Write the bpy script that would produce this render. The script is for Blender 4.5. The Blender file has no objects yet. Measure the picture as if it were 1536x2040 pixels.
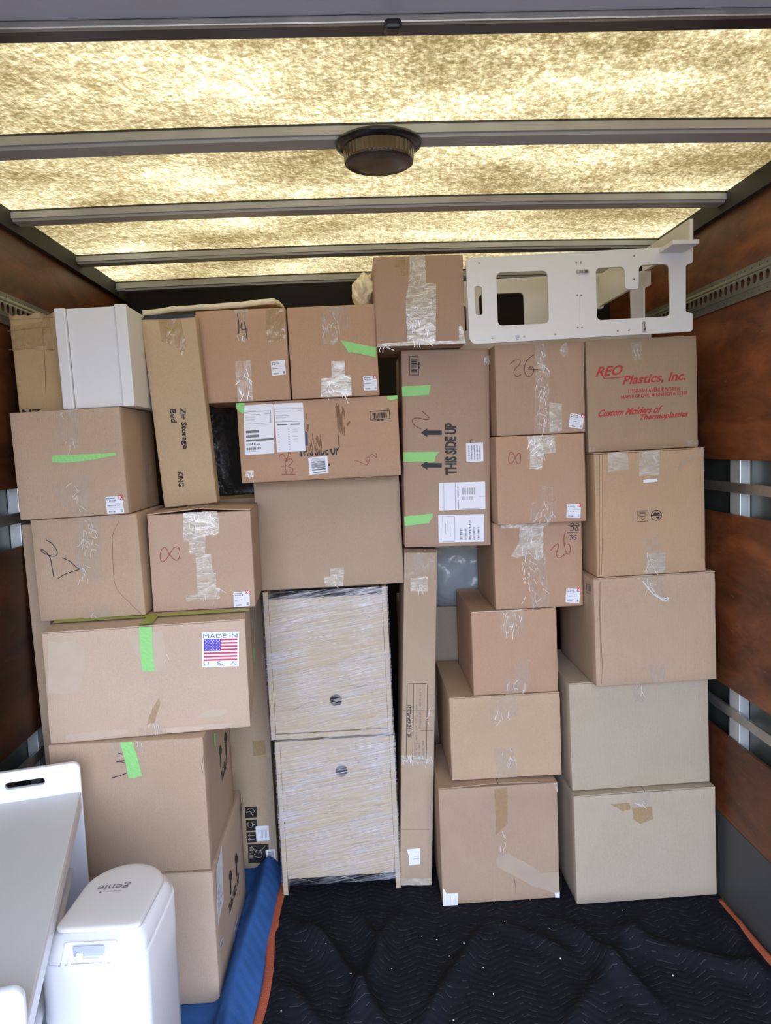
import bpy, bmesh, math, random
from mathutils import Vector, Matrix, noise
from mathutils.geometry import intersect_line_plane
PI = math.pi
C = bpy.context.scene.collection
SC = bpy.context.scene

# ---------------------------------------------------------------- camera
EYE = Vector((0, 0, 1.70))
AX = Vector((0.99857422, -0.03776588, -0.03772618))      # camera right
DN = Vector((-0.0409099, -0.0874210, -0.99533108))       # camera down
FW = Vector((0.03429150, 0.99545533, -0.08884135))       # camera forward
FPX = 1500.0
cd = bpy.data.cameras.new('camera'); cam = bpy.data.objects.new('camera', cd); C.objects.link(cam)
cd.sensor_fit = 'HORIZONTAL'; cd.sensor_width = 36.0; cd.lens = 36.0 * FPX / 1536.0; cd.clip_start = 0.02
up = -DN; bk = -FW
cam.matrix_world = Matrix(((AX.x, up.x, bk.x, EYE.x), (AX.y, up.y, bk.y, EYE.y), (AX.z, up.z, bk.z, EYE.z), (0, 0, 0, 1)))
SC.camera = cam

# ---------------------------------------------------------------- world, sun, exposure
SUN_E = 8.4
SKY_E = 9.4
SC.view_settings.view_transform = 'Standard'
try: SC.view_settings.look = 'None'
except Exception: pass
SC.view_settings.exposure = 0.0
SC.view_settings.gamma = 1.0
SC.view_settings.use_curve_mapping = False
w = bpy.data.worlds.new('daylight'); SC.world = w; w.use_nodes = True
nt = w.node_tree; nt.nodes.clear()
out = nt.nodes.new('ShaderNodeOutputWorld'); bg = nt.nodes.new('ShaderNodeBackground')
tc = nt.nodes.new('ShaderNodeTexCoord'); sep = nt.nodes.new('ShaderNodeSeparateXYZ'); rp = nt.nodes.new('ShaderNodeValToRGB')
mr = nt.nodes.new('ShaderNodeMapRange'); mr.inputs['From Min'].default_value = -1; mr.inputs['From Max'].default_value = 1
e = rp.color_ramp.elements
e[0].position = 0.0; e[0].color = (0.13, 0.125, 0.12, 1)
e[1].position = 1.0; e[1].color = (0.50, 0.68, 1.05, 1)
for p, c in ((0.47, (0.17, 0.17, 0.17, 1)), (0.50, (0.66, 0.73, 0.90, 1)), (0.62, (0.80, 0.88, 1.08, 1))):
    x = e.new(p); x.color = c
nt.links.new(tc.outputs['Generated'], sep.inputs[0]); nt.links.new(sep.outputs['Z'], mr.inputs['Value'])
nt.links.new(mr.outputs[0], rp.inputs[0]); nt.links.new(rp.outputs[0], bg.inputs[0]); bg.inputs[1].default_value = SKY_E
nt.links.new(bg.outputs[0], out.inputs[0])
sd = bpy.data.lights.new('sun', 'SUN'); sd.energy = SUN_E; sd.angle = math.radians(1.0); sd.color = (1.0, 0.93, 0.82)
sun = bpy.data.objects.new('sun', sd); C.objects.link(sun); sun.location = (0, 3, 8)
sun.rotation_euler = (math.radians(-33), math.radians(8), 0)      # high sun from beyond the closed end of the truck
pd = bpy.data.lights.new('rear_opening', 'AREA'); pd.shape = 'RECTANGLE'; pd.size = 2.36; pd.size_y = 2.5
pd.cycles.is_portal = True
po = bpy.data.objects.new('rear_opening', pd); C.objects.link(po); po.location = (0.085, -0.42, 1.25); po.rotation_euler = (math.radians(90), 0, 0)

# ---------------------------------------------------------------- photo-space helpers (pixel -> ray -> point on a real surface)
def ray(px, py): return (AX * ((px - 768) / FPX) + DN * ((py - 1020) / FPX) + FW)
def atY(px, py, Y): r = ray(px, py); return EYE + r * (Y / r.y)
def atZ(px, py, Z): r = ray(px, py); return EYE + r * ((Z - EYE.z) / r.z)

# ---------------------------------------------------------------- materials
def newmat(name):
    m = bpy.data.materials.new(name); m.use_nodes = True
    n = m.node_tree.nodes; l = m.node_tree.links
    return m, n, l, n['Principled BSDF']
def simple(name, col, rough=0.6, metal=0.0, bump=0.0, bscale=40, var=0.0, vscale=8, spec=0.5, coat=0):
    m, n, l, b = newmat(name)
    b.inputs['Base Color'].default_value = (*col, 1); b.inputs['Roughness'].default_value = rough
    b.inputs['Metallic'].default_value = metal; b.inputs['Specular IOR Level'].default_value = spec
    b.inputs['Coat Weight'].default_value = coat
    t = n.new('ShaderNodeTexCoord')
    if var:
        ns = n.new('ShaderNodeTexNoise'); ns.inputs['Scale'].default_value = vscale; ns.inputs['Detail'].default_value = 5
        l.new(t.outputs['Object'], ns.inputs['Vector'])
        mx = n.new('ShaderNodeMix'); mx.data_type = 'RGBA'
        mx.inputs['A'].default_value = (*[c * (1 - var) for c in col], 1); mx.inputs['B'].default_value = (*[min(1, c * (1 + var)) for c in col], 1)
        l.new(ns.outputs[0], mx.inputs['Factor']); l.new(mx.outputs['Result'], b.inputs['Base Color'])
    if bump:
        nb = n.new('ShaderNodeTexNoise'); nb.inputs['Scale'].default_value = bscale; nb.inputs['Detail'].default_value = 4
        l.new(t.outputs['Object'], nb.inputs['Vector'])
        bp = n.new('ShaderNodeBump'); bp.inputs['Strength'].default_value = bump; bp.inputs['Distance'].default_value = 0.01
        l.new(nb.outputs[0], bp.inputs['Height']); l.new(bp.outputs[0], b.inputs['Normal'])
    return m
def kraft(name, col, seed, stain=0.35):
    m, n, l, b = newmat(name)
    t = n.new('ShaderNodeTexCoord'); mp = n.new('ShaderNodeMapping'); mp.inputs['Location'].default_value = (seed * 3.1, seed * 1.7, seed * .9)
    l.new(t.outputs['Object'], mp.inputs[0])
    n1 = n.new('ShaderNodeTexNoise'); n1.inputs['Scale'].default_value = 5; n1.inputs['Detail'].default_value = 6; n1.inputs['Roughness'].default_value = 0.65
    n2 = n.new('ShaderNodeTexNoise'); n2.inputs['Scale'].default_value = 260; n2.inputs['Detail'].default_value = 2
    l.new(mp.outputs[0], n1.inputs['Vector']); l.new(mp.outputs[0], n2.inputs['Vector'])
    wv = n.new('ShaderNodeTexWave'); wv.wave_type = 'BANDS'; wv.bands_direction = 'X'; wv.inputs['Scale'].default_value = 52; wv.inputs['Distortion'].default_value = 0.6
    l.new(mp.outputs[0], wv.inputs['Vector'])
    mx = n.new('ShaderNodeMix'); mx.data_type = 'RGBA'
    mx.inputs['A'].default_value = (col[0] * .90, col[1] * .88, col[2] * .86, 1); mx.inputs['B'].default_value = (col[0] * 1.09, col[1] * 1.10, col[2] * 1.12, 1)
    l.new(n1.outputs[0], mx.inputs['Factor'])
    m2 = n.new('ShaderNodeMix'); m2.data_type = 'RGBA'; m2.blend_type = 'MULTIPLY'; m2.inputs['Factor'].default_value = stain
    g = n.new('ShaderNodeMapRange'); g.inputs['From Min'].default_value = .3; g.inputs['From Max'].default_value = .7; g.inputs['To Min'].default_value = .80; g.inputs['To Max'].default_value = 1.08
    l.new(n2.outputs[0], g.inputs['Value']); l.new(mx.outputs['Result'], m2.inputs['A']); l.new(g.outputs[0], m2.inputs['B'])
    l.new(m2.outputs['Result'], b.inputs['Base Color'])
    b.inputs['Roughness'].default_value = 0.72; b.inputs['Specular IOR Level'].default_value = 0.3
    bp = n.new('ShaderNodeBump'); bp.inputs['Strength'].default_value = 0.10; bp.inputs['Distance'].default_value = 0.002
    ad = n.new('ShaderNodeMath'); ad.operation = 'MULTIPLY_ADD'; ad.inputs[1].default_value = 3.0
    l.new(n1.outputs[0], ad.inputs[0]); l.new(wv.outputs['Fac'], ad.inputs[2]); l.new(ad.outputs[0], bp.inputs['Height']); l.new(bp.outputs[0], b.inputs['Normal'])
    return m
def film(name, tint, lo, hi, bstr, scale=(60, 60, 60), rough=0.12, bscale=1.0, tilt=0.0):
    """clear plastic: part see-through, part pale glossy film whose streaks also paint glints"""
    m, n, l, b = newmat(name)
    t = n.new('ShaderNodeTexCoord'); mp = n.new('ShaderNodeMapping'); mp.vector_type = 'TEXTURE'; mp.inputs['Scale'].default_value = [1 / q for q in scale]; mp.inputs['Rotation'].default_value = (0, math.radians(-tilt), 0)
    l.new(t.outputs['Object'], mp.inputs[0])
    ns = n.new('ShaderNodeTexNoise'); ns.inputs['Scale'].default_value = 1; ns.inputs['Detail'].default_value = 4; ns.inputs['Distortion'].default_value = 1.2
    l.new(mp.outputs[0], ns.inputs['Vector'])
    mg = n.new('ShaderNodeMapRange'); mg.inputs['From Min'].default_value = .38; mg.inputs['From Max'].default_value = .68
    mg.inputs['To Min'].default_value = lo; mg.inputs['To Max'].default_value = hi
    l.new(ns.outputs[0], mg.inputs['Value'])
    fac = mg.outputs[0]
    if tilt:
        big = n.new('ShaderNodeTexNoise'); big.inputs['Scale'].default_value = 4.5; big.inputs['Detail'].default_value = 2; l.new(t.outputs['Object'], big.inputs['Vector'])
        mb = n.new('ShaderNodeMapRange'); mb.inputs['From Min'].default_value = .35; mb.inputs['From Max'].default_value = .65; mb.inputs['To Min'].default_value = .25; mb.inputs['To Max'].default_value = 1.5; l.new(big.outputs[0], mb.inputs['Value'])
        mu = n.new('ShaderNodeMath'); mu.operation = 'MULTIPLY'; l.new(fac, mu.inputs[0]); l.new(mb.outputs[0], mu.inputs[1]); fac = mu.outputs[0]
    b.inputs['Base Color'].default_value = (*tint, 1); b.inputs['Roughness'].default_value = rough; b.inputs['Specular IOR Level'].default_value = 0.9
    b.inputs['Coat Weight'].default_value = 0.5
    tr = n.new('ShaderNodeBsdfTransparent'); ms = n.new('ShaderNodeMixShader')
    bp = n.new('ShaderNodeBump'); bp.inputs['Strength'].default_value = bstr; bp.inputs['Distance'].default_value = 0.006 * bscale
    l.new(ns.outputs[0], bp.inputs['Height']); l.new(bp.outputs[0], b.inputs['Normal']); l.new(bp.outputs[0], b.inputs['Coat Normal'])
    l.new(fac, ms.inputs[0]); l.new(tr.outputs[0], ms.inputs[1]); l.new(b.outputs[0], ms.inputs[2])
    l.new(ms.outputs[0], n['Material Output'].inputs['Surface'])
    return m
M = {}
M['tape'] = film('clear_packing_tape', (.66, .58, .50), .10, .42, .45, (30, 30, 18))
M['tape2'] = film('clouded_packing_tape', (.66, .60, .50), .45, .88, .35, (22, 22, 50))
M['tape_brown'] = film('brown_packing_tape', (.50, .34, .16), .30, .75, .4, (30, 30, 18))
M['wrap'] = film('stretch_wrap', (.80, .80, .90), .02, .48, .40, (5, 5, 120), .16, 1.0, 9.0)
M['green'] = simple('green_masking_tape', (.30, .68, .22), .6, bump=.3, bscale=120)
M['green_dull'] = simple('green_tape_under_clear_tape', (.36, .42, .08), .5)
M['paper'] = simple('white_label_paper', (.80, .82, .90), .5)
M['ink'] = simple('black_printing_ink', (.012, .011, .010), .6)
M['faint'] = simple('faded_printing_ink', (.16, .16, .17), .6)
M['pale'] = simple('pale_grey_printing_ink', (.42, .43, .46), .6)
M['redink'] = simple('red_printing_ink', (.46, .035, .03), .6)
M['pen_red'] = simple('red_marker_pen', (.30, .06, .06), .6)
M['pen_black'] = simple('black_marker_pen', (.03, .028, .04), .6)
M['pen_brown'] = simple('brown_marker_pen', (.13, .045, .035), .6)
M['navy'] = simple('navy_ink', (.015, .015, .07), .5)
M['flag_red'] = simple('flag_red_ink', (.62, .03, .09), .5)
M['flag_blue'] = simple('flag_blue_ink', (.09, .05, .50), .5)
M['residue'] = simple('torn_paper_residue', (.55, .44, .335), .8, var=.1, vscale=30)
M['torn'] = simple('exposed_corrugation', (.22, .12, .065), .8)
M['patch'] = simple('pale_scuffed_board', (.42, .325, .245), .8, var=.12, vscale=12)
M['white'] = simple('white_lacquered_board', (.74, .74, .75), .38, bump=.02, bscale=10)
M['cream'] = simple('white_board_edge', (.72, .72, .72), .45)
M['oak'] = None
M['steel'] = simple('worn_steel', (.42, .41, .39), .38, .85, var=.35, vscale=14, bump=.1)
M['alu'] = simple('dull_aluminium_bow', (.40, .40, .41), .5, .15, var=.15, vscale=10, bump=.05)
M['dark_metal'] = simple('dark_painted_metal', (.026, .024, .022), .65, .0, var=.3, vscale=6)
M['zinc'] = simple('galvanised_post', (.72, .76, .78), .35, .5, var=.2, vscale=9)
M['skin'] = simple('grey_green_truck_skin', (.085, .10, .088), .35, .4, var=.3, vscale=4)
M['front_wall'] = simple('black_front_wall', (.010, .008, .007), .85, var=.3, vscale=3)
M['kick'] = simple('dark_grey_kick_panel', (.060, .062, .062), .6, var=.15, vscale=5)
M['black'] = simple('black_plastic', (.02, .018, .02), .25)
M['blackfilm'] = simple('black_stretch_film', (.030, .031, .034), .13, bump=.5, bscale=9)
M['greybag'] = simple('grey_plastic_bag', (.33, .37, .41), .25, bump=.9, bscale=11)
M['foam'] = simple('cream_foam_sheet', (.88, .80, .62), .7, bump=.2, bscale=20)
M['orange'] = simple('orange_binding', (.50, .115, .05), .8, bump=.4, bscale=200, var=.15, vscale=30)
M['plastic'] = simple('white_glossy_plastic', (.88, .90, .95), .22, coat=.3)
M['plastic_in'] = simple('grey_plastic_and_recess_shade', (.46, .50, .62), .35)  # plain grey on the clasp; on the pail hinge it paints recess shade
M['screw'] = simple('screw_head', (.35, .33, .30), .3, .9)
M['logo'] = simple('grey_logo_print', (.16, .15, .16), .5)

def plywood(nm='red_brown_plywood', k=1.0):
    m, n, l, b = newmat(nm)
    t = n.new('ShaderNodeTexCoord'); mp = n.new('ShaderNodeMapping'); mp.inputs['Scale'].default_value = (1, .9, 3.2)
    l.new(t.outputs['Object'], mp.inputs[0])
    a = n.new('ShaderNodeTexNoise'); a.inputs['Scale'].default_value = 2.6; a.inputs['Detail'].default_value = 7; a.inputs['Roughness'].default_value = .68; a.inputs['Distortion'].default_value = .5
    l.new(mp.outputs[0], a.inputs['Vector'])
    r = n.new('ShaderNodeValToRGB'); e = r.color_ramp.elements
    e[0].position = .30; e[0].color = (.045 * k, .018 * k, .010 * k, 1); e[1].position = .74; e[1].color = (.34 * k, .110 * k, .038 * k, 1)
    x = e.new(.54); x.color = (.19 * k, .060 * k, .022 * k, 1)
    l.new(a.outputs[0], r.inputs[0])
    sc = n.new('ShaderNodeTexNoise'); sc.inputs['Scale'].default_value = 24; sc.inputs['Detail'].default_value = 6; l.new(mp.outputs[0], sc.inputs['Vector'])
    g = n.new('ShaderNodeMapRange'); g.inputs['From Min'].default_value = .66; g.inputs['From Max'].default_value = .74; g.inputs['To Max'].default_value = .35; l.new(sc.outputs[0], g.inputs['Value'])
    mx = n.new('ShaderNodeMix'); mx.data_type = 'RGBA'; mx.inputs['B'].default_value = (.32 * k, .19 * k, .12 * k, 1)
    l.new(g.outputs[0], mx.inputs['Factor']); l.new(r.outputs[0], mx.inputs['A']); l.new(mx.outputs['Result'], b.inputs['Base Color'])
    b.inputs['Roughness'].default_value = .42; b.inputs['Specular IOR Level'].default_value = .35
    bp = n.new('ShaderNodeBump'); bp.inputs['Strength'].default_value = .15; bp.inputs['Distance'].default_value = .01
    l.new(a.outputs[0], bp.inputs['Height']); l.new(bp.outputs[0], b.inputs['Normal'])
    return m
M['ply'] = plywood(); M['ply_dark'] = plywood('dark_plywood', .30); M['ply_mid'] = plywood('brown_plywood', .62)  # darker copies for the whole left wall and the lowest right band
def oak():
    m, n, l, b = newmat('light_oak_veneer')
    t = n.new('ShaderNodeTexCoord'); mp = n.new('ShaderNodeMapping'); mp.inputs['Scale'].default_value = (1.6, 1.6, 26)
    l.new(t.outputs['Object'], mp.inputs[0])
    a = n.new('ShaderNodeTexNoise'); a.inputs['Scale'].default_value = 3; a.inputs['Detail'].default_value = 6; a.inputs['Distortion'].default_value = .6
    l.new(mp.outputs[0], a.inputs['Vector'])
    r = n.new('ShaderNodeValToRGB'); e = r.color_ramp.elements
    e[0].position = .25; e[0].color = (.46, .365, .245, 1); e[1].position = .75; e[1].color = (.58, .47, .33, 1)
    l.new(a.outputs[0], r.inputs[0]); l.new(r.outputs[0], b.inputs['Base Color']); b.inputs['Roughness'].default_value = .5
    return m
M['oak'] = oak()
def roof_mat():
    m, n, l, b = newmat('translucent_fibreglass_roof')
    n.remove(b)
    t = n.new('ShaderNodeTexCoord')
    big = n.new('ShaderNodeTexNoise'); big.inputs['Scale'].default_value = 2.3; big.inputs['Detail'].default_value = 3.5; big.inputs['Roughness'].default_value = .5
    mpb = n.new('ShaderNodeMapping'); mpb.inputs['Scale'].default_value = (.8, 1.5, 1); l.new(t.outputs['Object'], mpb.inputs[0]); l.new(mpb.outputs[0], big.inputs['Vector'])
    last = None
    for k, (ang, sx) in enumerate(((8, 1), (-35, 1.1), (50, .9), (86, 1))):
        mp = n.new('ShaderNodeMapping'); mp.vector_type = 'TEXTURE'; mp.inputs['Rotation'].default_value = (0, 0, math.radians(ang)); mp.inputs['Scale'].default_value = (1 / (38 * sx), 1 / (150 * sx), 1); mp.inputs['Location'].default_value = (k * 3.3, k, k)
        l.new(t.outputs['Object'], mp.inputs[0])
        f = n.new('ShaderNodeTexNoise'); f.inputs['Scale'].default_value = 1; f.inputs['Detail'].default_value = 3; f.inputs['Roughness'].default_value = .6; l.new(mp.outputs[0], f.inputs['Vector'])
        if last is None: last = f.outputs[0]
        else:
            ad = n.new('ShaderNodeMath'); ad.operation = 'ADD'; l.new(last, ad.inputs[0]); l.new(f.outputs[0], ad.inputs[1]); last = ad.outputs[0]
    fr = n.new('ShaderNodeMapRange'); fr.inputs['From Min'].default_value = 1.72; fr.inputs['From Max'].default_value = 2.36; fr.inputs['To Min'].default_value = -.15; fr.inputs['To Max'].default_value = .24; l.new(last, fr.inputs['Value'])
    s = n.new('ShaderNodeMath'); s.operation = 'ADD'; l.new(big.outputs[0], s.inputs[0]); l.new(fr.outputs[0], s.inputs[1])
    r = n.new('ShaderNodeValToRGB'); e = r.color_ramp.elements
    e[0].position = .26; e[0].color = (0.054, 0.035, 0.011, 1); e[1].position = .80; e[1].color = (0.285, 0.236, 0.132, 1)
    for p, c in ((.40, (0.090, 0.062, 0.023, 1)), (.52, (0.130, 0.096, 0.041, 1)), (.64, (0.182, 0.142, 0.066, 1))): q = e.new(p); q.color = c
    l.new(s.outputs[0], r.inputs[0])
    # mildew and debris specks
    sp = n.new('ShaderNodeTexNoise'); sp.inputs['Scale'].default_value = 20; sp.inputs['Detail'].default_value = 5; sp.inputs['Roughness'].default_value = .7
    ms_ = n.new('ShaderNodeMapping'); ms_.inputs['Scale'].default_value = (.8, 2.2, 1); l.new(t.outputs['Object'], ms_.inputs[0]); l.new(ms_.outputs[0], sp.inputs['Vector'])
    g = n.new('ShaderNodeMapRange'); g.inputs['From Min'].default_value = .665; g.inputs['From Max'].default_value = .72; g.inputs['To Max'].default_value = .85; l.new(sp.outputs[0], g.inputs['Value'])
    mx = n.new('ShaderNodeMix'); mx.data_type = 'RGBA'; mx.inputs['B'].default_value = (.02, .015, .008, 1); l.new(g.outputs[0], mx.inputs['Factor']); l.new(r.outputs[0], mx.inputs['A'])
    tl = n.new('ShaderNodeBsdfTranslucent'); df = n.new('ShaderNodeBsdfDiffuse'); mix = n.new('ShaderNodeMixShader'); mix.inputs[0].default_value = .25
    l.new(mx.outputs['Result'], tl.inputs['Color'])
    df.inputs['Color'].default_value = (.30, .25, .16, 1)
    l.new(tl.outputs[0], mix.inputs[1]); l.new(df.outputs[0], mix.inputs[2]); l.new(mix.outputs[0], n['Material Output'].inputs['Surface'])
    return m
M['roof'] = roof_mat()
def blanket_mat(name, base, line, dens=.05, amp=.028, zig=.075, spacing=.026):
    m, n, l, b = newmat(name)
    t = n.new('ShaderNodeTexCoord'); s = n.new('ShaderNodeSeparateXYZ')
    wob = n.new('ShaderNodeTexNoise'); wob.inputs['Scale'].default_value = 5; l.new(t.outputs['Object'], wob.inputs['Vector'])
    vm = n.new('ShaderNodeVectorMath'); vm.operation = 'SCALE'; vm.inputs['Scale'].default_value = .03; l.new(wob.outputs['Color'], vm.inputs[0])
    va = n.new('ShaderNodeVectorMath'); va.operation = 'ADD'; l.new(t.outputs['Object'], va.inputs[0]); l.new(vm.outputs[0], va.inputs[1]); l.new(va.outputs[0], s.inputs[0])
    def mth(op, a, bb=None, cc=None):
        q = n.new('ShaderNodeMath'); q.operation = op
        for i, v in enumerate((a, bb, cc)):
            if v is None: continue
            if isinstance(v, (int, float)): q.inputs[i].default_value = v
            else: l.new(v, q.inputs[i])
        return q.outputs[0]
    zz = mth('PINGPONG', s.outputs['X'], zig)
    v = mth('MULTIPLY_ADD', zz, amp / zig * 1.3, s.outputs['Y'])
    fr = mth('FRACT', mth('DIVIDE', v, spacing))
    d = mth('ABSOLUTE', mth('SUBTRACT', fr, .5))
    ln = mth('GREATER_THAN', d, .5 - dens)
    br = n.new('ShaderNodeTexNoise'); br.inputs['Scale'].default_value = 38; br.inputs['Detail'].default_value = 3; l.new(t.outputs['Object'], br.inputs['Vector'])
    gate = mth('GREATER_THAN', br.outputs[0], .53)
    fac = mth('MULTIPLY', mth('MULTIPLY', ln, gate), .16)
    lint = n.new('ShaderNodeTexNoise'); lint.inputs['Scale'].default_value = 120; l.new(t.outputs['Object'], lint.inputs['Vector'])
    lf = mth('MULTIPLY', mth('GREATER_THAN', lint.outputs[0], .80), .8)
    tot = mth('MAXIMUM', fac, lf)
    nz = n.new('ShaderNodeTexNoise'); nz.inputs['Scale'].default_value = 9; nz.inputs['Detail'].default_value = 6; l.new(t.outputs['Object'], nz.inputs['Vector'])
    bc = n.new('ShaderNodeMix'); bc.data_type = 'RGBA'; bc.inputs['A'].default_value = (*[c * .7 for c in base], 1); bc.inputs['B'].default_value = (*[c * 1.35 for c in base], 1); l.new(nz.outputs[0], bc.inputs['Factor'])
    mx = n.new('ShaderNodeMix'); mx.data_type = 'RGBA'; mx.inputs['B'].default_value = (*line, 1); l.new(bc.outputs['Result'], mx.inputs['A']); l.new(tot, mx.inputs['Factor'])
    l.new(mx.outputs['Result'], b.inputs['Base Color']); b.inputs['Roughness'].default_value = .95; b.inputs['Specular IOR Level'].default_value = .1
    b.inputs['Sheen Weight'].default_value = .0
    bp = n.new('ShaderNodeBump'); bp.inputs['Strength'].default_value = .6; bp.inputs['Distance'].default_value = .006
    h = mth('MULTIPLY_ADD', nz.outputs[0], .6, mth('MULTIPLY', d, -.55))
    l.new(h, bp.inputs['Height']); l.new(bp.outputs[0], b.inputs['Normal'])
    return m
M['blanket_black'] = blanket_mat('black_quilted_fabric', (.0125, .0135, .0185), (.22, .24, .28))
M['blanket_blue'] = blanket_mat('blue_felt_fabric', (.048, .145, .42), (.14, .28, .58), dens=.02, spacing=.06)

# ---------------------------------------------------------------- object helpers
def link(name, me, mat=None, parent=None, loc=None):
    o = bpy.data.objects.new(name, me); C.objects.link(o)
    if mat is not None and me is not None and not me.materials: me.materials.append(mat)
    if parent is not None: o.parent = parent
    if loc is not None: o.location = loc
    return o
def tag(o, label, cat, group=None, kind=None):
    o['label'] = label; o['category'] = cat
    if group: o['group'] = group
    if kind: o['kind'] = kind
    return o
def struct(o): o['kind'] = 'structure'; return o
def thing(name, label, cat, loc, rot=(0, 0, 0), group=None):
    o = bpy.data.objects.new(name, None); C.objects.link(o); o.location = loc; o.rotation_euler = rot; o.empty_display_size = .05
    return tag(o, label, cat, group)
def me_from(name, verts, faces, smooth=False):
    me = bpy.data.meshes.new(name); me.from_pydata([tuple(v) for v in verts], [], faces); me.update()
    if smooth:
        for p in me.polygons: p.use_smooth = True
    return me
def bm_done(bm, name, smooth=False):
    me = bpy.data.meshes.new(name); bm.to_mesh(me); bm.free()
    if smooth:
        for p in me.polygons: p.use_smooth = True
    return me
def box_me(name, x0, x1, y0, y1, z0, z1, bev=0.0, segs=2):
    bm = bmesh.new(); bmesh.ops.create_cube(bm, size=1)
    for v in bm.verts: v.co = Vector(((x0 + x1) / 2 + v.co.x * (x1 - x0), (y0 + y1) / 2 + v.co.y * (y1 - y0), (z0 + z1) / 2 + v.co.z * (z1 - z0)))
    if bev: bmesh.ops.bevel(bm, geom=bm.edges[:], offset=bev, segments=segs, profile=.5, affect='EDGES')
    return bm_done(bm, name)
def add_box(bm, x0, x1, y0, y1, z0, z1):
    vs = [bm.verts.new((x, y, z)) for x in (x0, x1) for y in (y0, y1) for z in (z0, z1)]
    for f in ((0, 1, 3, 2), (4, 6, 7, 5), (0, 4, 5, 1), (2, 3, 7, 6), (0, 2, 6, 4), (1, 5, 7, 3)): bm.faces.new([vs[i] for i in f])
def round_loop(pts, r, segs=8):
    """2D polygon with rounded corners; r one radius or one per corner"""
    n = len(pts); outp = []
    for i in range(n):
        p = Vector(pts[i]); a = Vector(pts[i - 1]); b = Vector(pts[(i + 1) % n]); rr = r[i] if isinstance(r, (list, tuple)) else r
        if rr <= 0: outp.append(tuple(p)); continue
        da = (a - p); db = (b - p); rr = min(rr, da.length * .49, db.length * .49); da.normalize(); db.normalize()
        s = p + da * rr; t = p + db * rr
        for k in range(segs + 1):
            u = k / segs; q = s * (1 - u) ** 2 + p * (2 * u * (1 - u) * .72) + t * u ** 2; q /= ((1 - u) ** 2 + 2 * u * (1 - u) * .72 + u ** 2)
            outp.append(tuple(q))
    return outp
def plate_me(name, loops, thick, bev=0.0):
    """filled flat plate with holes, in the local XZ plane, from y=0 (front) to y=thick"""
    cu = bpy.data.curves.new(name, 'CURVE'); cu.dimensions = '2D'; cu.fill_mode = 'BOTH'; cu.extrude = max(thick / 2 - bev, 1e-5); cu.bevel_depth = bev; cu.bevel_resolution = 1
    if bev: cu.offset = -bev
    for lp in loops:
        sp = cu.splines.new('POLY'); sp.points.add(len(lp) - 1); sp.use_cyclic_u = True
        for k, p in enumerate(lp): sp.points[k].co = (p[0], p[1], 0, 1)
    ob = bpy.data.objects.new('tmp', cu); C.objects.link(ob)
    dg = bpy.context.evaluated_depsgraph_get(); me = bpy.data.meshes.new_from_object(ob.evaluated_get(dg)); bpy.data.objects.remove(ob)
    me.name = name
    for v in me.vertices: x, y, z = v.co; v.co = (x, thick / 2 - z, y)
    return me
TXT = {}
def text_me(s, bold=0.0):
    key = (s, bold)
    if key not in TXT:
        cu = bpy.data.curves.new('t', 'FONT'); cu.body = s; cu.offset = bold; cu.resolution_u = 3
        ob = bpy.data.objects.new('tmp', cu); C.objects.link(ob)
        dg = bpy.context.evaluated_depsgraph_get(); me = bpy.data.meshes.new_from_object(ob.evaluated_get(dg)); bpy.data.objects.remove(ob)
        vs = [v.co.copy() for v in me.vertices]; fs = [tuple(p.vertices) for p in me.polygons]; bpy.data.meshes.remove(me)
        x0 = min(v.x for v in vs); x1 = max(v.x for v in vs); y0 = min(v.y for v in vs); y1 = max(v.y for v in vs)
        TXT[key] = ([((v.x - x0) / (x1 - x0), (v.y - y0) / (y1 - y0)) for v in vs], fs)
    return TXT[key]
def spline(pts, n=7):
    P = [Vector(p) for p in pts]; o = []
    for i in range(len(P) - 1):
        p0 = P[max(i - 1, 0)]; p1 = P[i]; p2 = P[i + 1]; p3 = P[min(i + 2, len(P) - 1)]
        for k in range(n):
            t = k / n
            o.append(.5 * ((2 * p1) + (p2 - p0) * t + (2 * p0 - 5 * p1 + 4 * p2 - p3) * t * t + (3 * p1 - p0 - 3 * p2 + p3) * t ** 3))
    o.append(P[-1]); return o

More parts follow.
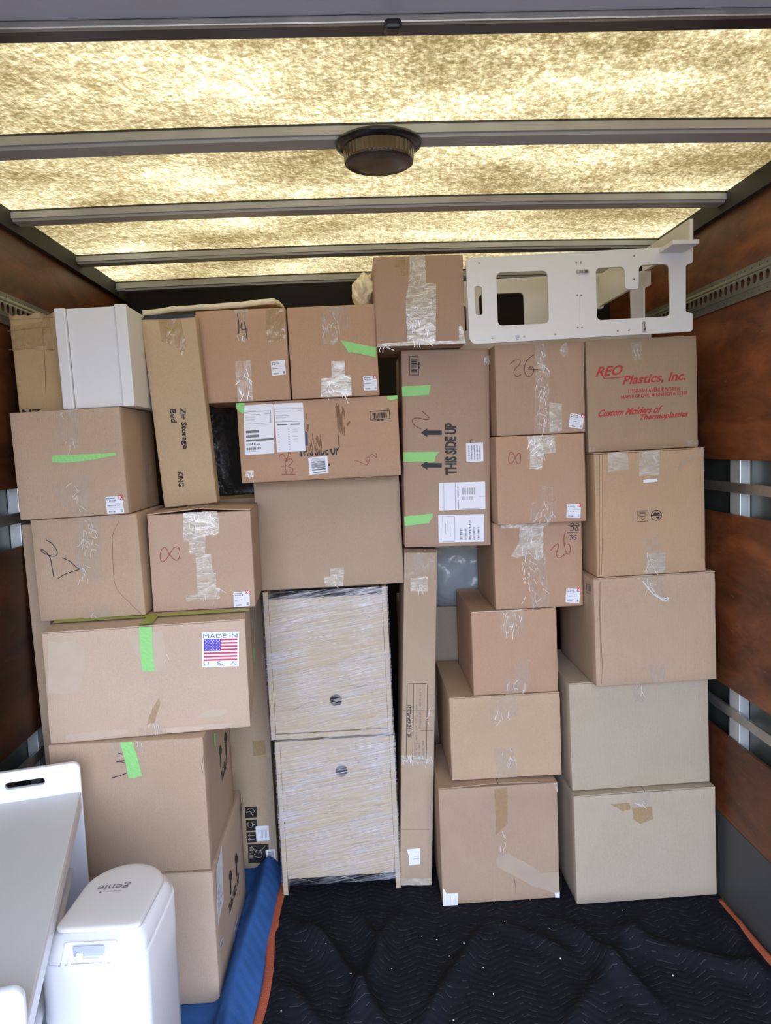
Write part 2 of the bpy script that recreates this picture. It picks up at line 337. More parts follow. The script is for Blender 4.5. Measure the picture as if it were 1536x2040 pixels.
class Face:
    """a flat face of a thing: plane through o with in-plane axes u, v and outward normal n (local coordinates)"""
    def __init__(s, root, mw, o, u, v, n, bulge=None):
        s.root = root; s.mw = mw; s.inv = mw.inverted(); s.o = Vector(o); s.u = Vector(u); s.v = Vector(v); s.n = Vector(n); s.bulge = bulge
    def uv(s, px, py):
        a = s.inv @ EYE; b = s.inv @ (EYE + ray(px, py)); h = intersect_line_plane(a, b, s.o, s.n)
        d = h - s.o; return Vector((d.dot(s.u), d.dot(s.v)))
    def pt(s, q, off):
        h = s.bulge(q[0], q[1]) if s.bulge else 0
        return s.o + s.u * q[0] + s.v * q[1] + s.n * (h + off)
    def poly(s, name, mat, pxs, off=.0008, parent=None, sub=True, uvs=None, jag=0, clamp=None):
        q = uvs if uvs else [s.uv(*p) for p in pxs]
        if clamp: q = [Vector((min(max(a.x, clamp[0]), clamp[1]), min(max(a.y, clamp[2]), clamp[3]))) for a in q]
        if jag:
            rnd = random.Random(len(name) + int(q[0][0] * 9999)); o = []
            for i in range(len(q)):
                a = Vector(q[i]); b = Vector(q[(i + 1) % len(q)]); k = max(2, int((b - a).length / .012))
                for j in range(k): o.append(a.lerp(b, j / k) + Vector((rnd.uniform(-jag, jag), rnd.uniform(-jag, jag))))
            q = o
        bm = bmesh.new(); f = bm.faces.new([bm.verts.new((a[0], a[1], 0)) for a in q])
        bmesh.ops.triangulate(bm, faces=bm.faces[:])
        if sub:
            for _ in range(4):
                ed = [x for x in bm.edges if x.calc_length() > .045]
                if not ed: break
                bmesh.ops.subdivide_edges(bm, edges=ed, cuts=1)
            bmesh.ops.triangulate(bm, faces=bm.faces[:])
        flip = s.u.cross(s.v).dot(s.n) < 0
        for v in bm.verts: v.co = s.pt(v.co, off)
        bmesh.ops.recalc_face_normals(bm, faces=bm.faces[:])
        for f in bm.faces:
            if f.normal.dot(s.n) < 0: f.normal_flip()
        return link(name, bm_done(bm, name), mat, parent or s.root)
    def frame(s, p0, p1, p2):
        a = s.uv(*p0); b = s.uv(*p1) - a; c = s.uv(*p2) - a
        return lambda x, y: a + b * x + c * y
    def shapes(s, name, mat, fr, polys, off, parent=None):
        """many small flat polygons (in the 0..1 frame fr) as ONE print mesh"""
        vs = []; fs = []
        for p in polys:
            i = len(vs); vs += [s.pt(fr(*q), off) for q in p]; fs.append(tuple(range(i, i + len(p))))
        return link(name, me_from(name, vs, fs), mat, parent or s.root)
    def text(s, txt, mat, p0, p1, p2, off=.0009, bold=.0, name='printed_text', parent=None, shear=0.0, ymax=1.0, ymin=0.0):
        vs, fs = text_me(txt, bold); fr = s.frame(p0, p1, p2)
        return link(name, me_from(name, [s.pt(fr(x + shear * (y - .0), y), off) for x, y in vs], fs), mat, parent or s.root)
    def stroke(s, name, mat, strokes, wpx=2.4, off=.0010, parent=None):
        vs = []; fs = []
        for st in strokes:
            pts = spline([tuple(s.uv(*p)) for p in st]) if len(st) > 2 else [Vector(s.uv(*p)) for p in st]
            hw = (s.uv(st[0][0] + wpx, st[0][1]) - s.uv(*st[0])).length / 2
            base = len(vs)
            for i, p in enumerate(pts):
                d = (pts[min(i + 1, len(pts) - 1)] - pts[max(i - 1, 0)]); d = d.normalized() if d.length > 1e-9 else Vector((1, 0)); nn = Vector((-d.y, d.x)) * hw
                vs.append(s.pt(p + nn, off)); vs.append(s.pt(p - nn, off))
            for i in range(len(pts) - 1): fs.append((base + 2 * i, base + 2 * i + 1, base + 2 * i + 3, base + 2 * i + 2))
        return link(name, me_from(name, vs, fs), mat, parent or s.root)

def rect(x0, y0, x1, y1): return [(x0, y0), (x1, y0), (x1, y1), (x0, y1)]
def bars(x0, y0, x1, y1, n, seed=1, horiz=False):
    r = random.Random(seed); o = []; x = 0; tot = []
    for k in range(n): a = r.choice((1, 1, 2, 3)); g = r.choice((1, 1, 2)); tot.append((x, a)); x += a + g
    for a, ww in tot:
        if horiz: o.append(rect(x0, y0 + (y1 - y0) * a / x, x1, y0 + (y1 - y0) * (a + ww) / x))
        else: o.append(rect(x0 + (x1 - x0) * a / x, y0, x0 + (x1 - x0) * (a + ww) / x, y1))
    return o

class Carton:
    def __init__(s, name, label, px, Y, depth, col, seed, zb=None, roll=None, yaw=0.0, bulge=.0025, top=None, group='cardboard boxes stacked across the truck', cat='cardboard box', topbulge=0, on=None):
        """px = tl, tr, br, bl of the front face, which stands at distance Y; zb = height of what it stands on"""
        yr = math.radians(yaw); mid = atY(sum(p[0] for p in px) / 4, sum(p[1] for p in px) / 4, Y); nn = Vector((math.sin(yr), -math.cos(yr), 0)); ax_ = Vector((math.cos(yr), math.sin(yr), 0))
        P = []
        for x, y in px: r = ray(x, y); P.append(EYE + r * ((mid - EYE).dot(nn) / r.dot(nn)))
        tl, tr, br, bl = P
        c = (tl + tr + br + bl) / 4; ex = ((tr - tl) + (br - bl)) / 2; ez = ((tl - bl) + (tr - br)) / 2
        w_ = ex.length; h_ = ez.length
        if roll is None: roll = on.roll if on is not None else math.degrees((math.atan2(ex.z, ex.dot(ax_)) + math.atan2(-ez.dot(ax_), ez.z)) / 2)
        R = Matrix.Rotation(math.radians(yaw), 4, 'Z') @ Matrix.Rotation(math.radians(-roll), 4, 'Y')
        base = c - (R @ Vector((0, 0, h_ / 2))) + (R @ Vector((0, depth / 2, 0)))
        if on is not None:
            lift = on.topz + .0015 + math.tan(math.radians(on.roll)) * (base.x - on.base.x); h_ += base.z - lift; base.z = lift
        elif zb is not None:
            lift = zb + abs(math.sin(math.radians(roll))) * w_ / 2 * .6
            h_ += base.z - lift; base.z = lift
        s.w, s.h, s.d = w_, h_, depth; s.base = base
        s.root = thing(name, label, cat, base, R.to_euler(), group); s.roll = roll; s.topz = base.z + h_ * math.cos(math.radians(roll)) + topbulge + .001
        s.mw = Matrix.Translation(base) @ R; s.seed = seed; s.b = bulge
        s.mat = kraft('kraft_board_%d' % int(seed * 10), col, seed); s.col = col
        s.body(top, topbulge)
        s.front = Face(s.root, s.mw, (0, -depth / 2, 0), (1, 0, 0), (0, 0, 1), (0, -1, 0), lambda a, b: s.bul(a / s.w + .5, b / s.h))
        s.right = Face(s.root, s.mw, (w_ / 2, 0, 0), (0, 1, 0), (0, 0, 1), (1, 0, 0), lambda a, b: s.bul(a / s.d + .5, b / s.h))
        s.left = Face(s.root, s.mw, (-w_ / 2, 0, 0), (0, 1, 0), (0, 0, 1), (-1, 0, 0), lambda a, b: s.bul(a / s.d + .5, b / s.h))
        s.topf = Face(s.root, s.mw, (0, 0, h_), (1, 0, 0), (0, 1, 0), (0, 0, 1), None)
        CART.append(s)
    def bul(s, u, v):
        u = min(max(u, 0), 1); v = min(max(v, 0), 1)
        k = 16 * u * (1 - u) * v * (1 - v)
        return s.b * k + .0012 * k ** .5 * noise.noise(Vector((u * 3 + s.seed * 7, v * 3, s.seed)))
    def body(s, top, topbulge):
        N = 10; bm = bmesh.new(); w_, h_, d = s.w, s.h, s.d
        hb = h_ - (.0035 if top else 0)
        rnd = random.Random(s.seed)
        def grid(fn):
            V = [[bm.verts.new(fn(i / N, j / N)) for j in range(N + 1)] for i in range(N + 1)]
            for i in range(N):
                for j in range(N): bm.faces.new((V[i][j], V[i + 1][j], V[i + 1][j + 1], V[i][j + 1]))
        grid(lambda u, v: (-w_ / 2 + u * w_, -d / 2 - s.bul(u, v), v * hb))
        grid(lambda u, v: (w_ / 2 - u * w_, d / 2 + s.bul(u, v), v * hb))
        grid(lambda u, v: (w_ / 2 + s.bul(u, v), -d / 2 + u * d, v * hb))
        grid(lambda u, v: (-w_ / 2 - s.bul(u, v), d / 2 - u * d, v * hb))
        grid(lambda u, v: (-w_ / 2 + u * w_, -d / 2 + v * d, hb))
        grid(lambda u, v: (-w_ / 2 + u * w_, d / 2 - v * d, 0))
        bmesh.ops.remove_doubles(bm, verts=bm.verts[:], dist=1e-5)
        for v in bm.verts:
            onx = abs(abs(v.co.x) - w_ / 2) < 1e-4; ony = abs(abs(v.co.y) - d / 2) < 1e-4; onz = v.co.z < 1e-4 or v.co.z > hb - 1e-4
            if onx + ony + onz >= 2:
                k = .0016 * noise.noise(Vector((v.co.x * 14 + s.seed * 5, v.co.y * 14, v.co.z * 14)))
                if onx: v.co.x -= math.copysign(abs(k), v.co.x)
                if ony: v.co.y -= math.copysign(abs(k), v.co.y)
        o = link('carton_body', bm_done(bm, 'carton_body', True), s.mat, s.root)
        md = o.modifiers.new('b', 'BEVEL'); md.width = .0028; md.segments = 2; md.limit_method = 'ANGLE'; md.angle_limit = math.radians(50)
        o.data.polygons.foreach_set('use_smooth', [True] * len(o.data.polygons))
        s.bodyo = o
        if top:   # two major flaps that meet on a front-to-back seam ('fb') or a side-to-side seam ('lr')
            g = .0015
            for q in (-1, 1):
                if top == 'fb': x0, x1, y0, y1 = (-w_ / 2 + .001, -g, -d / 2 + .001, d / 2 - .001) if q < 0 else (g, w_ / 2 - .001, -d / 2 + .001, d / 2 - .001)
                else: x0, x1, y0, y1 = (-w_ / 2 + .001, w_ / 2 - .001, -d / 2 + .001, -g) if q < 0 else (-w_ / 2 + .001, w_ / 2 - .001, g, d / 2 - .001)
                bm = bmesh.new(); n2 = 8; V = []
                for k in range(2):
                    V.append([[None] * (n2 + 1) for _ in range(n2 + 1)])
                    for i in range(n2 + 1):
                        for j in range(n2 + 1):
                            x = x0 + (x1 - x0) * i / n2; y = y0 + (y1 - y0) * j / n2
                            inner = (1 - abs(x) / (w_ / 2)) if top == 'fb' else (1 - abs(y) / (d / 2))
                            z = hb + .0006 + k * .003 + topbulge * inner + .0012 * abs(noise.noise(Vector((x * 9, y * 9, s.seed))))
                            V[k][i][j] = bm.verts.new((x, y, z))
                for i in range(n2):
                    for j in range(n2):
                        bm.faces.new((V[1][i][j], V[1][i + 1][j], V[1][i + 1][j + 1], V[1][i][j + 1])); bm.faces.new((V[0][i][j], V[0][i][j + 1], V[0][i + 1][j + 1], V[0][i + 1][j]))
                for i in range(n2):
                    bm.faces.new((V[0][i][0], V[0][i + 1][0], V[1][i + 1][0], V[1][i][0])); bm.faces.new((V[0][i + 1][n2], V[0][i][n2], V[1][i][n2], V[1][i + 1][n2]))
                    bm.faces.new((V[0][0][i + 1], V[0][0][i], V[1][0][i], V[1][0][i + 1])); bm.faces.new((V[0][n2][i], V[0][n2][i + 1], V[1][n2][i + 1], V[1][n2][i]))
                link('top_flap', bm_done(bm, 'top_flap'), s.mat, s.root)
    # decorations -------------------------------------------------
    def tape(s, pxs, mat='tape', name='packing_tape', face=None, off=.0007, jag=.0008):
        f = face or s.front
        cl = (-s.w / 2, s.w / 2, .001, s.h) if f is s.front else None
        return f.poly(name, M[mat], pxs, off, jag=jag, clamp=cl)
    def wrinkles(s, cx, cy, wpx, hpx, n, seed=0):
        """pale strokes painting the glints on creases in clear tape"""
        r = random.Random(seed + int(cx)); st = []
        for k in range(n):
            x = cx + r.uniform(-.5, .5) * wpx; y = cy + r.uniform(-.5, .5) * hpx; a = r.choice((r.uniform(1.1, 1.9), r.uniform(.3, 2.6))); L = r.uniform(5, 20)
            st.append([(x, y), (x + math.cos(a) * L * .5 + r.uniform(-2, 2), y + math.sin(a) * L * .5), (x + math.cos(a) * L, y + math.sin(a) * L)])
        o = s.front.stroke('tape_crease_glint', M['crease'], st, .9, .0016); o['kind'] = 'stuff'
        return o
    def ship_label(s, p0, p1, p2, red=True, seed=1):
        """small white shipping label: p0 bottom-left, p1 bottom-right, p2 top-left"""
        f = s.front; fr = f.frame(p0, p1, p2)
        q = round_loop([tuple(fr(*a)) for a in ((0, 0), (1, 0), (1, 1), (0, 1))], .003, 3)
        lb = f.poly('shipping_label', M['paper'], None, .0012, uvs=q, sub=False); lb['label'] = 'small white shipping label'
        r = random.Random(seed)
        P = [rect(.06 + k * .055, .86, .06 + k * .055 + .04, .93) for k in range(9)] + [rect(.10, .74, .16, .82)] + bars(.2, .72, .62, .82, 9, seed)
        P += bars(.08, .44, .55, .50, 16, seed + 3) + bars(.12, .08, .50, .17, 10, seed + 5) + bars(.80, .08, .93, .26, 5, seed + 9, True)
        f.shapes('label_print', M['faint'], fr, P, .0015, lb)
        f.shapes('label_rules', M['pale'], fr, [rect(.06, .64, .5, .65), rect(.6, .58, .9, .595), rect(.06, .34, .9, .35), rect(.6, .5, .9, .51), rect(.62, .43, .75, .45), rect(.06, .25, .6, .26)], .0015, lb)
        if red:
            sq = f.shapes('red_cross_mark', M['redpaper'], fr, [rect(.76, .80, 1.0, 1.06)], .0016, lb)
            f.shapes('white_cross', M['paper'], fr, [[(.79, .84), (.83, .82), (.97, 1.01), (.93, 1.03)], [(.93, .82), (.97, .84), (.83, 1.03), (.79, 1.01)]], .0019, sq)
        return lb
CART = []
M['crease'] = simple('painted_crease_glint', (.74, .72, .70), .15, coat=1)  # pale colour paints the glint along creases in tape and film
M['redpaper'] = simple('red_sticker', (.70, .05, .06), .5)
def doc_label(f, p0, p1, p2, polys_dark, polys_pale, name='document_label', seed=0, off=.0012):
    fr = f.frame(p0, p1, p2)
    lb = f.poly(name, M['paper'], None, off, uvs=round_loop([tuple(fr(*a)) for a in ((0, 0), (1, 0), (1, 1), (0, 1))], .002, 2)); lb['label'] = 'white printed paper label'
    if polys_dark: f.shapes('barcode_print', M['faint'], fr, polys_dark, off + .0004, lb)
    if polys_pale: f.shapes('small_print', M['pale'], fr, polys_pale, off + .0004, lb)
    return lb

# ================================================================ SETTING: the truck body
XL, XR, YF, YR, ZC = -1.095, 1.272, 3.74, -0.40, 2.502
def zroof(x): return ZC - .013 * ((x - .085) / 1.18) ** 2
struct(link('floor', box_me('floor', XL, XR, YR, YF, -.06, 0), simple('worn_wood_floor', (.10, .06, .035), .6, var=.3)))
bm = bmesh.new(); NX = 16; Va = []
for i in range(NX + 1):
    x = XL - .02 + (XR - XL + .04) * i / NX
    Va.append([bm.verts.new((x, y, zroof(x) + dz)) for dz in (0, .004) for y in (1.30, YF + .02)])
for i in range(NX):
    a, b = Va[i], Va[i + 1]
    bm.faces.new((a[0], a[1], b[1], b[0]))
struct(link('ceiling', bm_done(bm, 'ceiling'), M['roof']))
cl_ = bpy.data.objects['ceiling']
ms = bpy.data.materials.new('thin_pale_roof_scratch'); ms.use_nodes = True; nn_ = ms.node_tree.nodes; nn_.remove(nn_['Principled BSDF']); q_ = nn_.new('ShaderNodeBsdfTranslucent'); q_.inputs[0].default_value = (.9, .9, .9, 1); q2 = nn_.new('ShaderNodeBsdfTransparent'); q3 = nn_.new('ShaderNodeMixShader'); q3.inputs[0].default_value = .5; q2.inputs[0].default_value = (1, 1, 1, 1)
ms.node_tree.links.new(q2.outputs[0], q3.inputs[1]); ms.node_tree.links.new(q_.outputs[0], q3.inputs[2]); ms.node_tree.links.new(q3.outputs[0], nn_['Material Output'].inputs['Surface'])
for a_, b_ in (((0, 190), (60, 255)), ((90, 165), (140, 222)), ((100, 300), (240, 400)), ((210, 300), (325, 400)), ((255, 425), (335, 480)), ((265, 432), (318, 475)), ((345, 430), (357, 452)), ((375, 70), (392, 245)), ((410, 290), (480, 360)), ((640, 800 - 660), (655, 200)), ((1210, 90), (1180, 220)), ((1400, 300), (1345, 350)), ((500, 425), (470, 480)), ((860, 70), (835, 240))):
    A1 = atZ(*a_, 2.494); B1 = atZ(*b_, 2.494); dd = (B1 - A1).normalized(); pp = Vector((-dd.y, dd.x, 0)) * .0011
    zf = lambda P: Vector((P.x, P.y, zroof(P.x) - .0008))
    link('roof_scratch', me_from('roof_scratch', [zf(A1 - pp), zf(A1 + pp), zf(B1 + pp * .4), zf(B1 - pp * .4)], [(0, 1, 2, 3)]), ms, cl_)
struct(link('wall_front', box_me('wall_front', XL - .02, XR + .02, YF, YF + .04, 0, 2.56), M['front_wall']))
# opaque header and rolled-up door overhead at the open end
struct(link('trim_1', box_me('trim_1', XL - .06, XR + .06, YR - .02, 1.335, 2.50, 2.54), M['dark_metal']))
d1 = struct(link('door_1', box_me('door_1', XL + .05, XR - .05, YR + .02, 1.345, 2.425, 2.455, .004), simple('blue_grey_door_panel', (.46, .49, .60), .45, var=.12, vscale=3, bump=.05)))
struct(link('trim_2', box_me('trim_2', XL, XR, 1.347, 1.392, 2.413, 2.50, .006), simple('dark_header_rail', (.075, .075, .085), .3, .6)))
link('header_lip', box_me('header_lip', XL, XR, 1.338, 1.350, 2.410, 2.424, .003), M['steel'], d1)
link('bolt', box_me('bolt', .075, .105, 1.33, 1.36, 2.398, 2.415, .006), M['black'], d1)
k = 3
for y0, hgt, dep in ((1.956, .034, .072), (2.519, .032, .066), (3.085, .032, .066), (3.57, .040, .05)):
    bm = bmesh.new(); R_ = []
    for i in range(NX + 1):
        x = XL + .01 + (XR - XL - .02) * i / NX; z = zroof(x) - .001
        prof = [(y0, z), (y0, z - hgt * .75), (y0 + .008, z - hgt * .78), (y0 + .010, z - hgt), (y0 + dep, z - hgt), (y0 + dep, z)]
        R_.append([bm.verts.new((x, p[0], p[1])) for p in prof])
    for i in range(NX):
        for j in range(5): bm.faces.new((R_[i][j], R_[i][j + 1], R_[i + 1][j + 1], R_[i + 1][j]))
    bm.faces.new(R_[0]); bm.faces.new(R_[-1][::-1])
    bmesh.ops.recalc_face_normals(bm, faces=bm.faces[:])
    struct(link('trim_%d' % k, bm_done(bm, 'trim'), M['alu'])); k += 1
    vs = []; n_ = 16
    for i in range(n_ + 1):
        x = XL + .02 + (XR - XL - .04) * i / n_; vs += [(x, y0 - .0012, zroof(x) - .0005), (x, y0 - .0012, zroof(x) - .0055)]
    link('sealant_line', me_from('sealant_line', vs, [(2 * i, 2 * i + 1, 2 * i + 3, 2 * i + 2) for i in range(n_)]), M['black'], bpy.data.objects['trim_%d' % (k - 1)])
def side_wall(sgn, xin, nm):
    """one side of the truck: skin, three plywood bands with gaps that show posts and a rail, kick panel, cargo track"""
    global k
    a, b = (xin, xin + sgn * .012)
    def bx(name, x0, x1, y0, y1, z0, z1, mat, parent=None, bev=0):
        return link(name, box_me(name, min(x0, x1), max(x0, x1), y0, y1, z0, z1, bev), mat, parent)
    wl = struct(bx('wall_' + nm, xin + sgn * .050, xin + sgn * .056, YR, YF, 0, 2.56, M['skin']))
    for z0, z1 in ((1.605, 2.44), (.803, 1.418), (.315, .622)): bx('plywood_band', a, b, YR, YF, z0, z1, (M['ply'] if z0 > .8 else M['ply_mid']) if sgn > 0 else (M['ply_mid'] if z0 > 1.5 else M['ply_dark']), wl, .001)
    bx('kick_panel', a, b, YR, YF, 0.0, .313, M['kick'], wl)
    for j in range(8):
        y = 2.525 + (j - 5) * .56
        if YR < y < YF - .05: bx('post', xin + sgn * .013, xin + sgn * .049, y - .035, y + .035, 0, 2.44, M['zinc'], wl, .002)
    for z in (1.510, .716): bx('rail', xin + sgn * .002, xin + sgn * .012, YR, YF, z - .017, z + .017, M['steel'], wl)
    tr = struct(bx('trim_%d' % k, xin - sgn * .022, xin + sgn * .05, 1.34, YF, 2.428, 2.492, M['dark_metal'])); k += 1
    # perforated cargo track
    zt = 2.172; hh = .050
    loops = [[(YR + .1, zt - hh), (YF - .02, zt - hh), (YF - .02, zt + hh), (YR + .1, zt + hh)]]
    n = int((YF - YR - .2) / .037)
    for j in range(n):
        cy = YF - .05 - j * .037
        if cy < 1.2: break
        loops.append([(cy + .0135 * math.cos(t * PI / 8), zt + .0145 * math.sin(t * PI / 8)) for t in range(16)])
    for j in range(60):
        cy = YF - .05 - j * .045
        if cy < 1.2: break
        for q in (-1, 1): loops.append([(cy + .003 * math.cos(t * PI / 3), zt + q * .038 + .003 * math.sin(t * PI / 3)) for t in range(6)])
    me = plate_me('track', loops, .0025)
    for v in me.vertices: p = v.co.copy(); v.co = (xin - sgn * (.004 + p.y + (.006 if abs(p.z - zt) < .028 else 0)), p.x, p.z)
    t = struct(link('trim_%d' % k, me, M['track'])); k += 1
    for q in (-1, 1):
        bx('track_bead', xin - sgn * .006, xin - sgn * .012, YR + .1, YF - .02, zt + q * .024 - .002, zt + q * .024 + .002, M['track'], t)
M['track'] = simple('galvanised_track', (.22, .22, .19), .42, .6, var=.25, vscale=12)
side_wall(1, XR, 'right'); side_wall(-1, XL, 'left')

# dome light on the roof bow
dl = thing('dome_light', 'round dark ribbed plastic dome light fixed under the second roof crossbar', 'ceiling light', (.086, 1.985, 2.466))
def lathe(prof, n=48, rib=0):
    vs = []; fs = []
    for i in range(n):
        a = 2 * PI * i / n
        for j, (r, z) in enumerate(prof):
            rr = r * (1 + (rib if (i % 2 and rib) else 0)); vs.append((rr * math.cos(a), rr * math.sin(a), z))
    m_ = len(prof)
    for i in range(n):
        for j in range(m_ - 1): fs.append((i * m_ + j, ((i + 1) % n) * m_ + j, ((i + 1) % n) * m_ + j + 1, i * m_ + j + 1))
    return vs, fs
v, f = lathe([(0, .0), (.104, .0), (.110, -.004), (.108, -.012), (.090, -.018), (.088, -.018)])
link('flange', me_from('flange', v, f, True), M['black'], dl)
v, f = lathe([(.0895, -.014), (.0875, -.046), (.0865, -.050)], 96, .010)
link('ribbed_rim', me_from('ribbed_rim', v, f), simple('smoked_brown_plastic', (.09, .055, .03), .2), dl)
v, f = lathe([(.0865, -.046), (.0875, -.050), (.0865, -.054), (.080, -.057), (.05, -.060), (.0001, -.061)])
link('lens', me_from('lens', v, f, True), simple('smoked_lens', (.035, .026, .022), .22), dl)

# ================================================================ FLOOR BLANKETS
def sheet(name, x0, x1, y0, y1, nx, ny, fz, mat, thick=.006, parent=None, fx=None):
    vs = []; fs = []
    for j in range(ny + 1):
        for i in range(nx + 1):
            u = i / nx; v = j / ny; y = y0 + (y1 - y0) * v
            a = x0(y) if callable(x0) else x0; b = x1(y) if callable(x1) else x1
            x = a + (b - a) * u; vs.append((x, y, fz(x, y)))
    for j in range(ny):
        for i in range(nx): q = j * (nx + 1) + i; fs.append((q, q + 1, q + nx + 2, q + nx + 1))
    o = link(name, me_from(name, vs, fs, True), mat, parent)
    md = o.modifiers.new('s', 'SOLIDIFY'); md.thickness = thick; md.offset = -1
    return o
def seg_ridge(x, y, ax, ay, bx, by, wd, h):
    d = Vector((bx - ax, by - ay)); L = d.length; d /= L; q = Vector((x - ax, y - ay)); t = q.dot(d); s = abs(q.x * d.y - q.y * d.x)
    e_ = min(1, max(0, min(t + .12, L + .12 - t) / .24)); e_ = e_ * e_ * (3 - 2 * e_)
    return h * e_ * math.exp(-(s / wd) ** 2)
FOLDS = [((620, 1850), (770, 2060), .026, .040), ((800, 1800), (690, 2060), .030, .034), ((1080, 1805), (1300, 2000), .030, .045), ((985, 1820), (850, 2040), .028, .034),
         ((1180, 1850), (1520, 1950), .040, .030), ((560, 1820), (650, 1900), .026, .038), ((920, 1800), (1130, 1900), .026, .022), ((1430, 1810), (1536, 1990), .035, .03), ((690, 1790), (760, 1900), .022, .026), ((1300, 1810), (1130, 2060), .040, .026), ((560, 1960), (640, 2060), .03, .03)]
FW_ = [(atZ(*a, .01), atZ(*b, .01), w_, h) for a, b, w_, h in FOLDS]
def black_z(x, y):
    z = 0
    for a, b, w_, h in FW_: z += seg_ridge(x, y, a.x, a.y, b.x, b.y, w_, h)
    z += .008 * max(0, noise.noise(Vector((x * 3.1, y * 3.1, 1)))) + .006 * max(0, noise.noise(Vector((x * 8, y * 8, 4))))
    yl = 2.54 + (.10 if x < .15 else 0)
    f_ = min(1, max(0, (yl - y) / .16)); z *= f_
    wall = max(0, (x - 1.20) / .06); z += .012 * wall * wall * f_
    return .0075 + z
xl_ = lambda y: -.371 + .010 * math.sin(y * 9) + (.010 if y > 2.52 else 0)
xr_ = lambda y: 1.262 - .010 * abs(math.sin(y * 7 + .8))
bb = sheet('moving_blanket', xl_, xr_, .45, 3.60, 150, 220, black_z, M['blanket_black'])
tag(bb, 'black quilted moving blanket with orange edging spread over the truck floor', 'moving blanket')
def strip(name, xf, wd, y0, y1, zf, mat, parent, n=90):
    vs = []; fs = []
    for j in range(n + 1):
        y = y0 + (y1 - y0) * j / n; x = xf(y)
        for q in (-.5, -.2, .2, .5): xx = x + q * wd(y); vs.append((xx, y, zf(xx, y) + (.0022 if abs(q) < .3 else .001)))
    for j in range(n):
        for i in range(3): a = j * 4 + i; fs.append((a, a + 1, a + 5, a + 4))
    o = link(name, me_from(name, vs, fs, True), mat, parent); md = o.modifiers.new('s', 'SOLIDIFY'); md.thickness = .004; md.offset = -1
    return o
strip('edge_binding', lambda y: xl_(y) + .006, lambda y: .030, .45, 2.90, black_z, M['orange'], bb)
strip('edge_binding', lambda y: xr_(y) - .008, lambda y: .016 + .010 * abs(math.sin(y * 5)), .45, 2.56, black_z, M['orange'], bb)
def blue_z(x, y):
    c = -.432 + .012 * math.sin(y * 5)
    r = .072 * math.exp(-((x - c) / .042) ** 2) * min(1, max(0, (3.02 - y) / .12)) * (1 + .25 * noise.noise(Vector((x * 6, y * 4, 7))))
    r += .022 * math.exp(-((x + .475 - .008 * math.sin(y * 9)) / .012) ** 2) * (y < 2.75) * .4
    if x > -.378: r *= max(0, 1 - (x + .378) / .008)
    fr = .03 * max(0, noise.noise(Vector((x * 4, y * 4, 2)))) * min(1, max(0, (2.12 - y) / .15)) * min(1, max(0, (x + .47) / .03))
    if y < 2.08: fr += .035 * math.exp(-((x + .50 + (2.08 - y) * .3) / .03) ** 2) * min(1, (2.08 - y) / .1) * min(1, max(0, (y - 1.86) / .1))
    return (.0075 if x < -.386 else .0025) + max(r, 0) + fr * (x < -.386)
ub = sheet('moving_blanket', XL + .004, lambda y: -.345 , .45, 3.05, 110, 200, blue_z, M['blanket_blue'])
tag(ub, 'blue moving blanket bunched up on the floor beside the left stack of boxes', 'moving blanket')
# lint
lv = []; lf = []; rnd = random.Random(5)
for a, b in ((925, 1882), (1005, 1833), (1095, 1845), (963, 1922), (1056, 1787), (1116, 1905), (1341, 1938), (983, 1975), (903, 2028), (895, 1900), (1240, 1748 + 60), (870, 1868), (700, 1960), (560, 2010), (650, 1900), (780, 1925), (840, 1860)):
    p = atZ(a, b, .02); z = black_z(p.x, p.y) + .001; s_ = rnd.uniform(.002, .0045); an = rnd.uniform(0, 3); i = len(lv)
    for t in range(5): lv.append((p.x + s_ * math.cos(an + t * 1.256) * rnd.uniform(.4, 1.4), p.y + s_ * math.sin(an + t * 1.256), z + rnd.uniform(0, .002)))
    lf.append(tuple(range(i, i + 5)))
tag(link('lint', me_from('lint', lv, lf), M['paper']), 'tiny white lint scraps scattered over the black blanket', 'lint', kind='stuff')

# ================================================================ CARTONS
PINK = (.48, .305, .200); TAN = (.485, .348, .242); PALE = (.450, .376, .282); DRAB = (.39, .278, .180); LITE = (.565, .425, .315)
# ---- right hand column, bottom to top
X = Carton('cardboard_box', 'plain pale cardboard box on the floor at the right wall, bottom of its stack', [(1142, 1590), (1424, 1565), (1430, 1785), (1150, 1803)], 2.573, .44, PALE, 1.1, zb=.011, top='fb', topbulge=.004, roll=.9)
X.tape([(1257, 1580), (1294, 1577), (1296, 1608), (1259, 1611)]); X.tape([(1258, 1608), (1299, 1606), (1300, 1632), (1276, 1641), (1262, 1632)], 'tape_brown', jag=.002)
X.tape([(1216, 1602), (1254, 1600), (1256, 1612), (1240, 1616)], 'tape_brown', jag=.003); X.wrinkles(1275, 1592, 30, 20, 4)
W = Carton('cardboard_box', 'plain pale cardboard box second from the bottom by the right wall', [(1133, 1362), (1410, 1345), (1415, 1562), (1140, 1578)], 2.603, .44, PALE, 2.3, top='fb', on=X)
W.tape([(1262, 1366), (1282, 1365), (1284, 1398), (1264, 1398)]); W.wrinkles(1272, 1372, 12, 20, 3)
V = Carton('cardboard_box', 'tan cardboard box with loose clear tape, directly under the box printed with two small symbols', [(1183, 1153), (1425, 1138), (1428, 1357), (1187, 1368)], 2.545, .46, TAN, 3.7, top='fb', on=W)
V.tape([(1275, 1147), (1318, 1144), (1322, 1182), (1330, 1192), (1318, 1198), (1300, 1186), (1284, 1164)], off=.0015); V.wrinkles(1300, 1165, 30, 30, 8)
V.front.stroke('tape_crease_glint', M['crease'], [[(1280, 1158), (1298, 1180), (1316, 1192), (1330, 1190)], [(1315, 1193), (1324, 1197), (1332, 1190)]], 2.2, .0024)
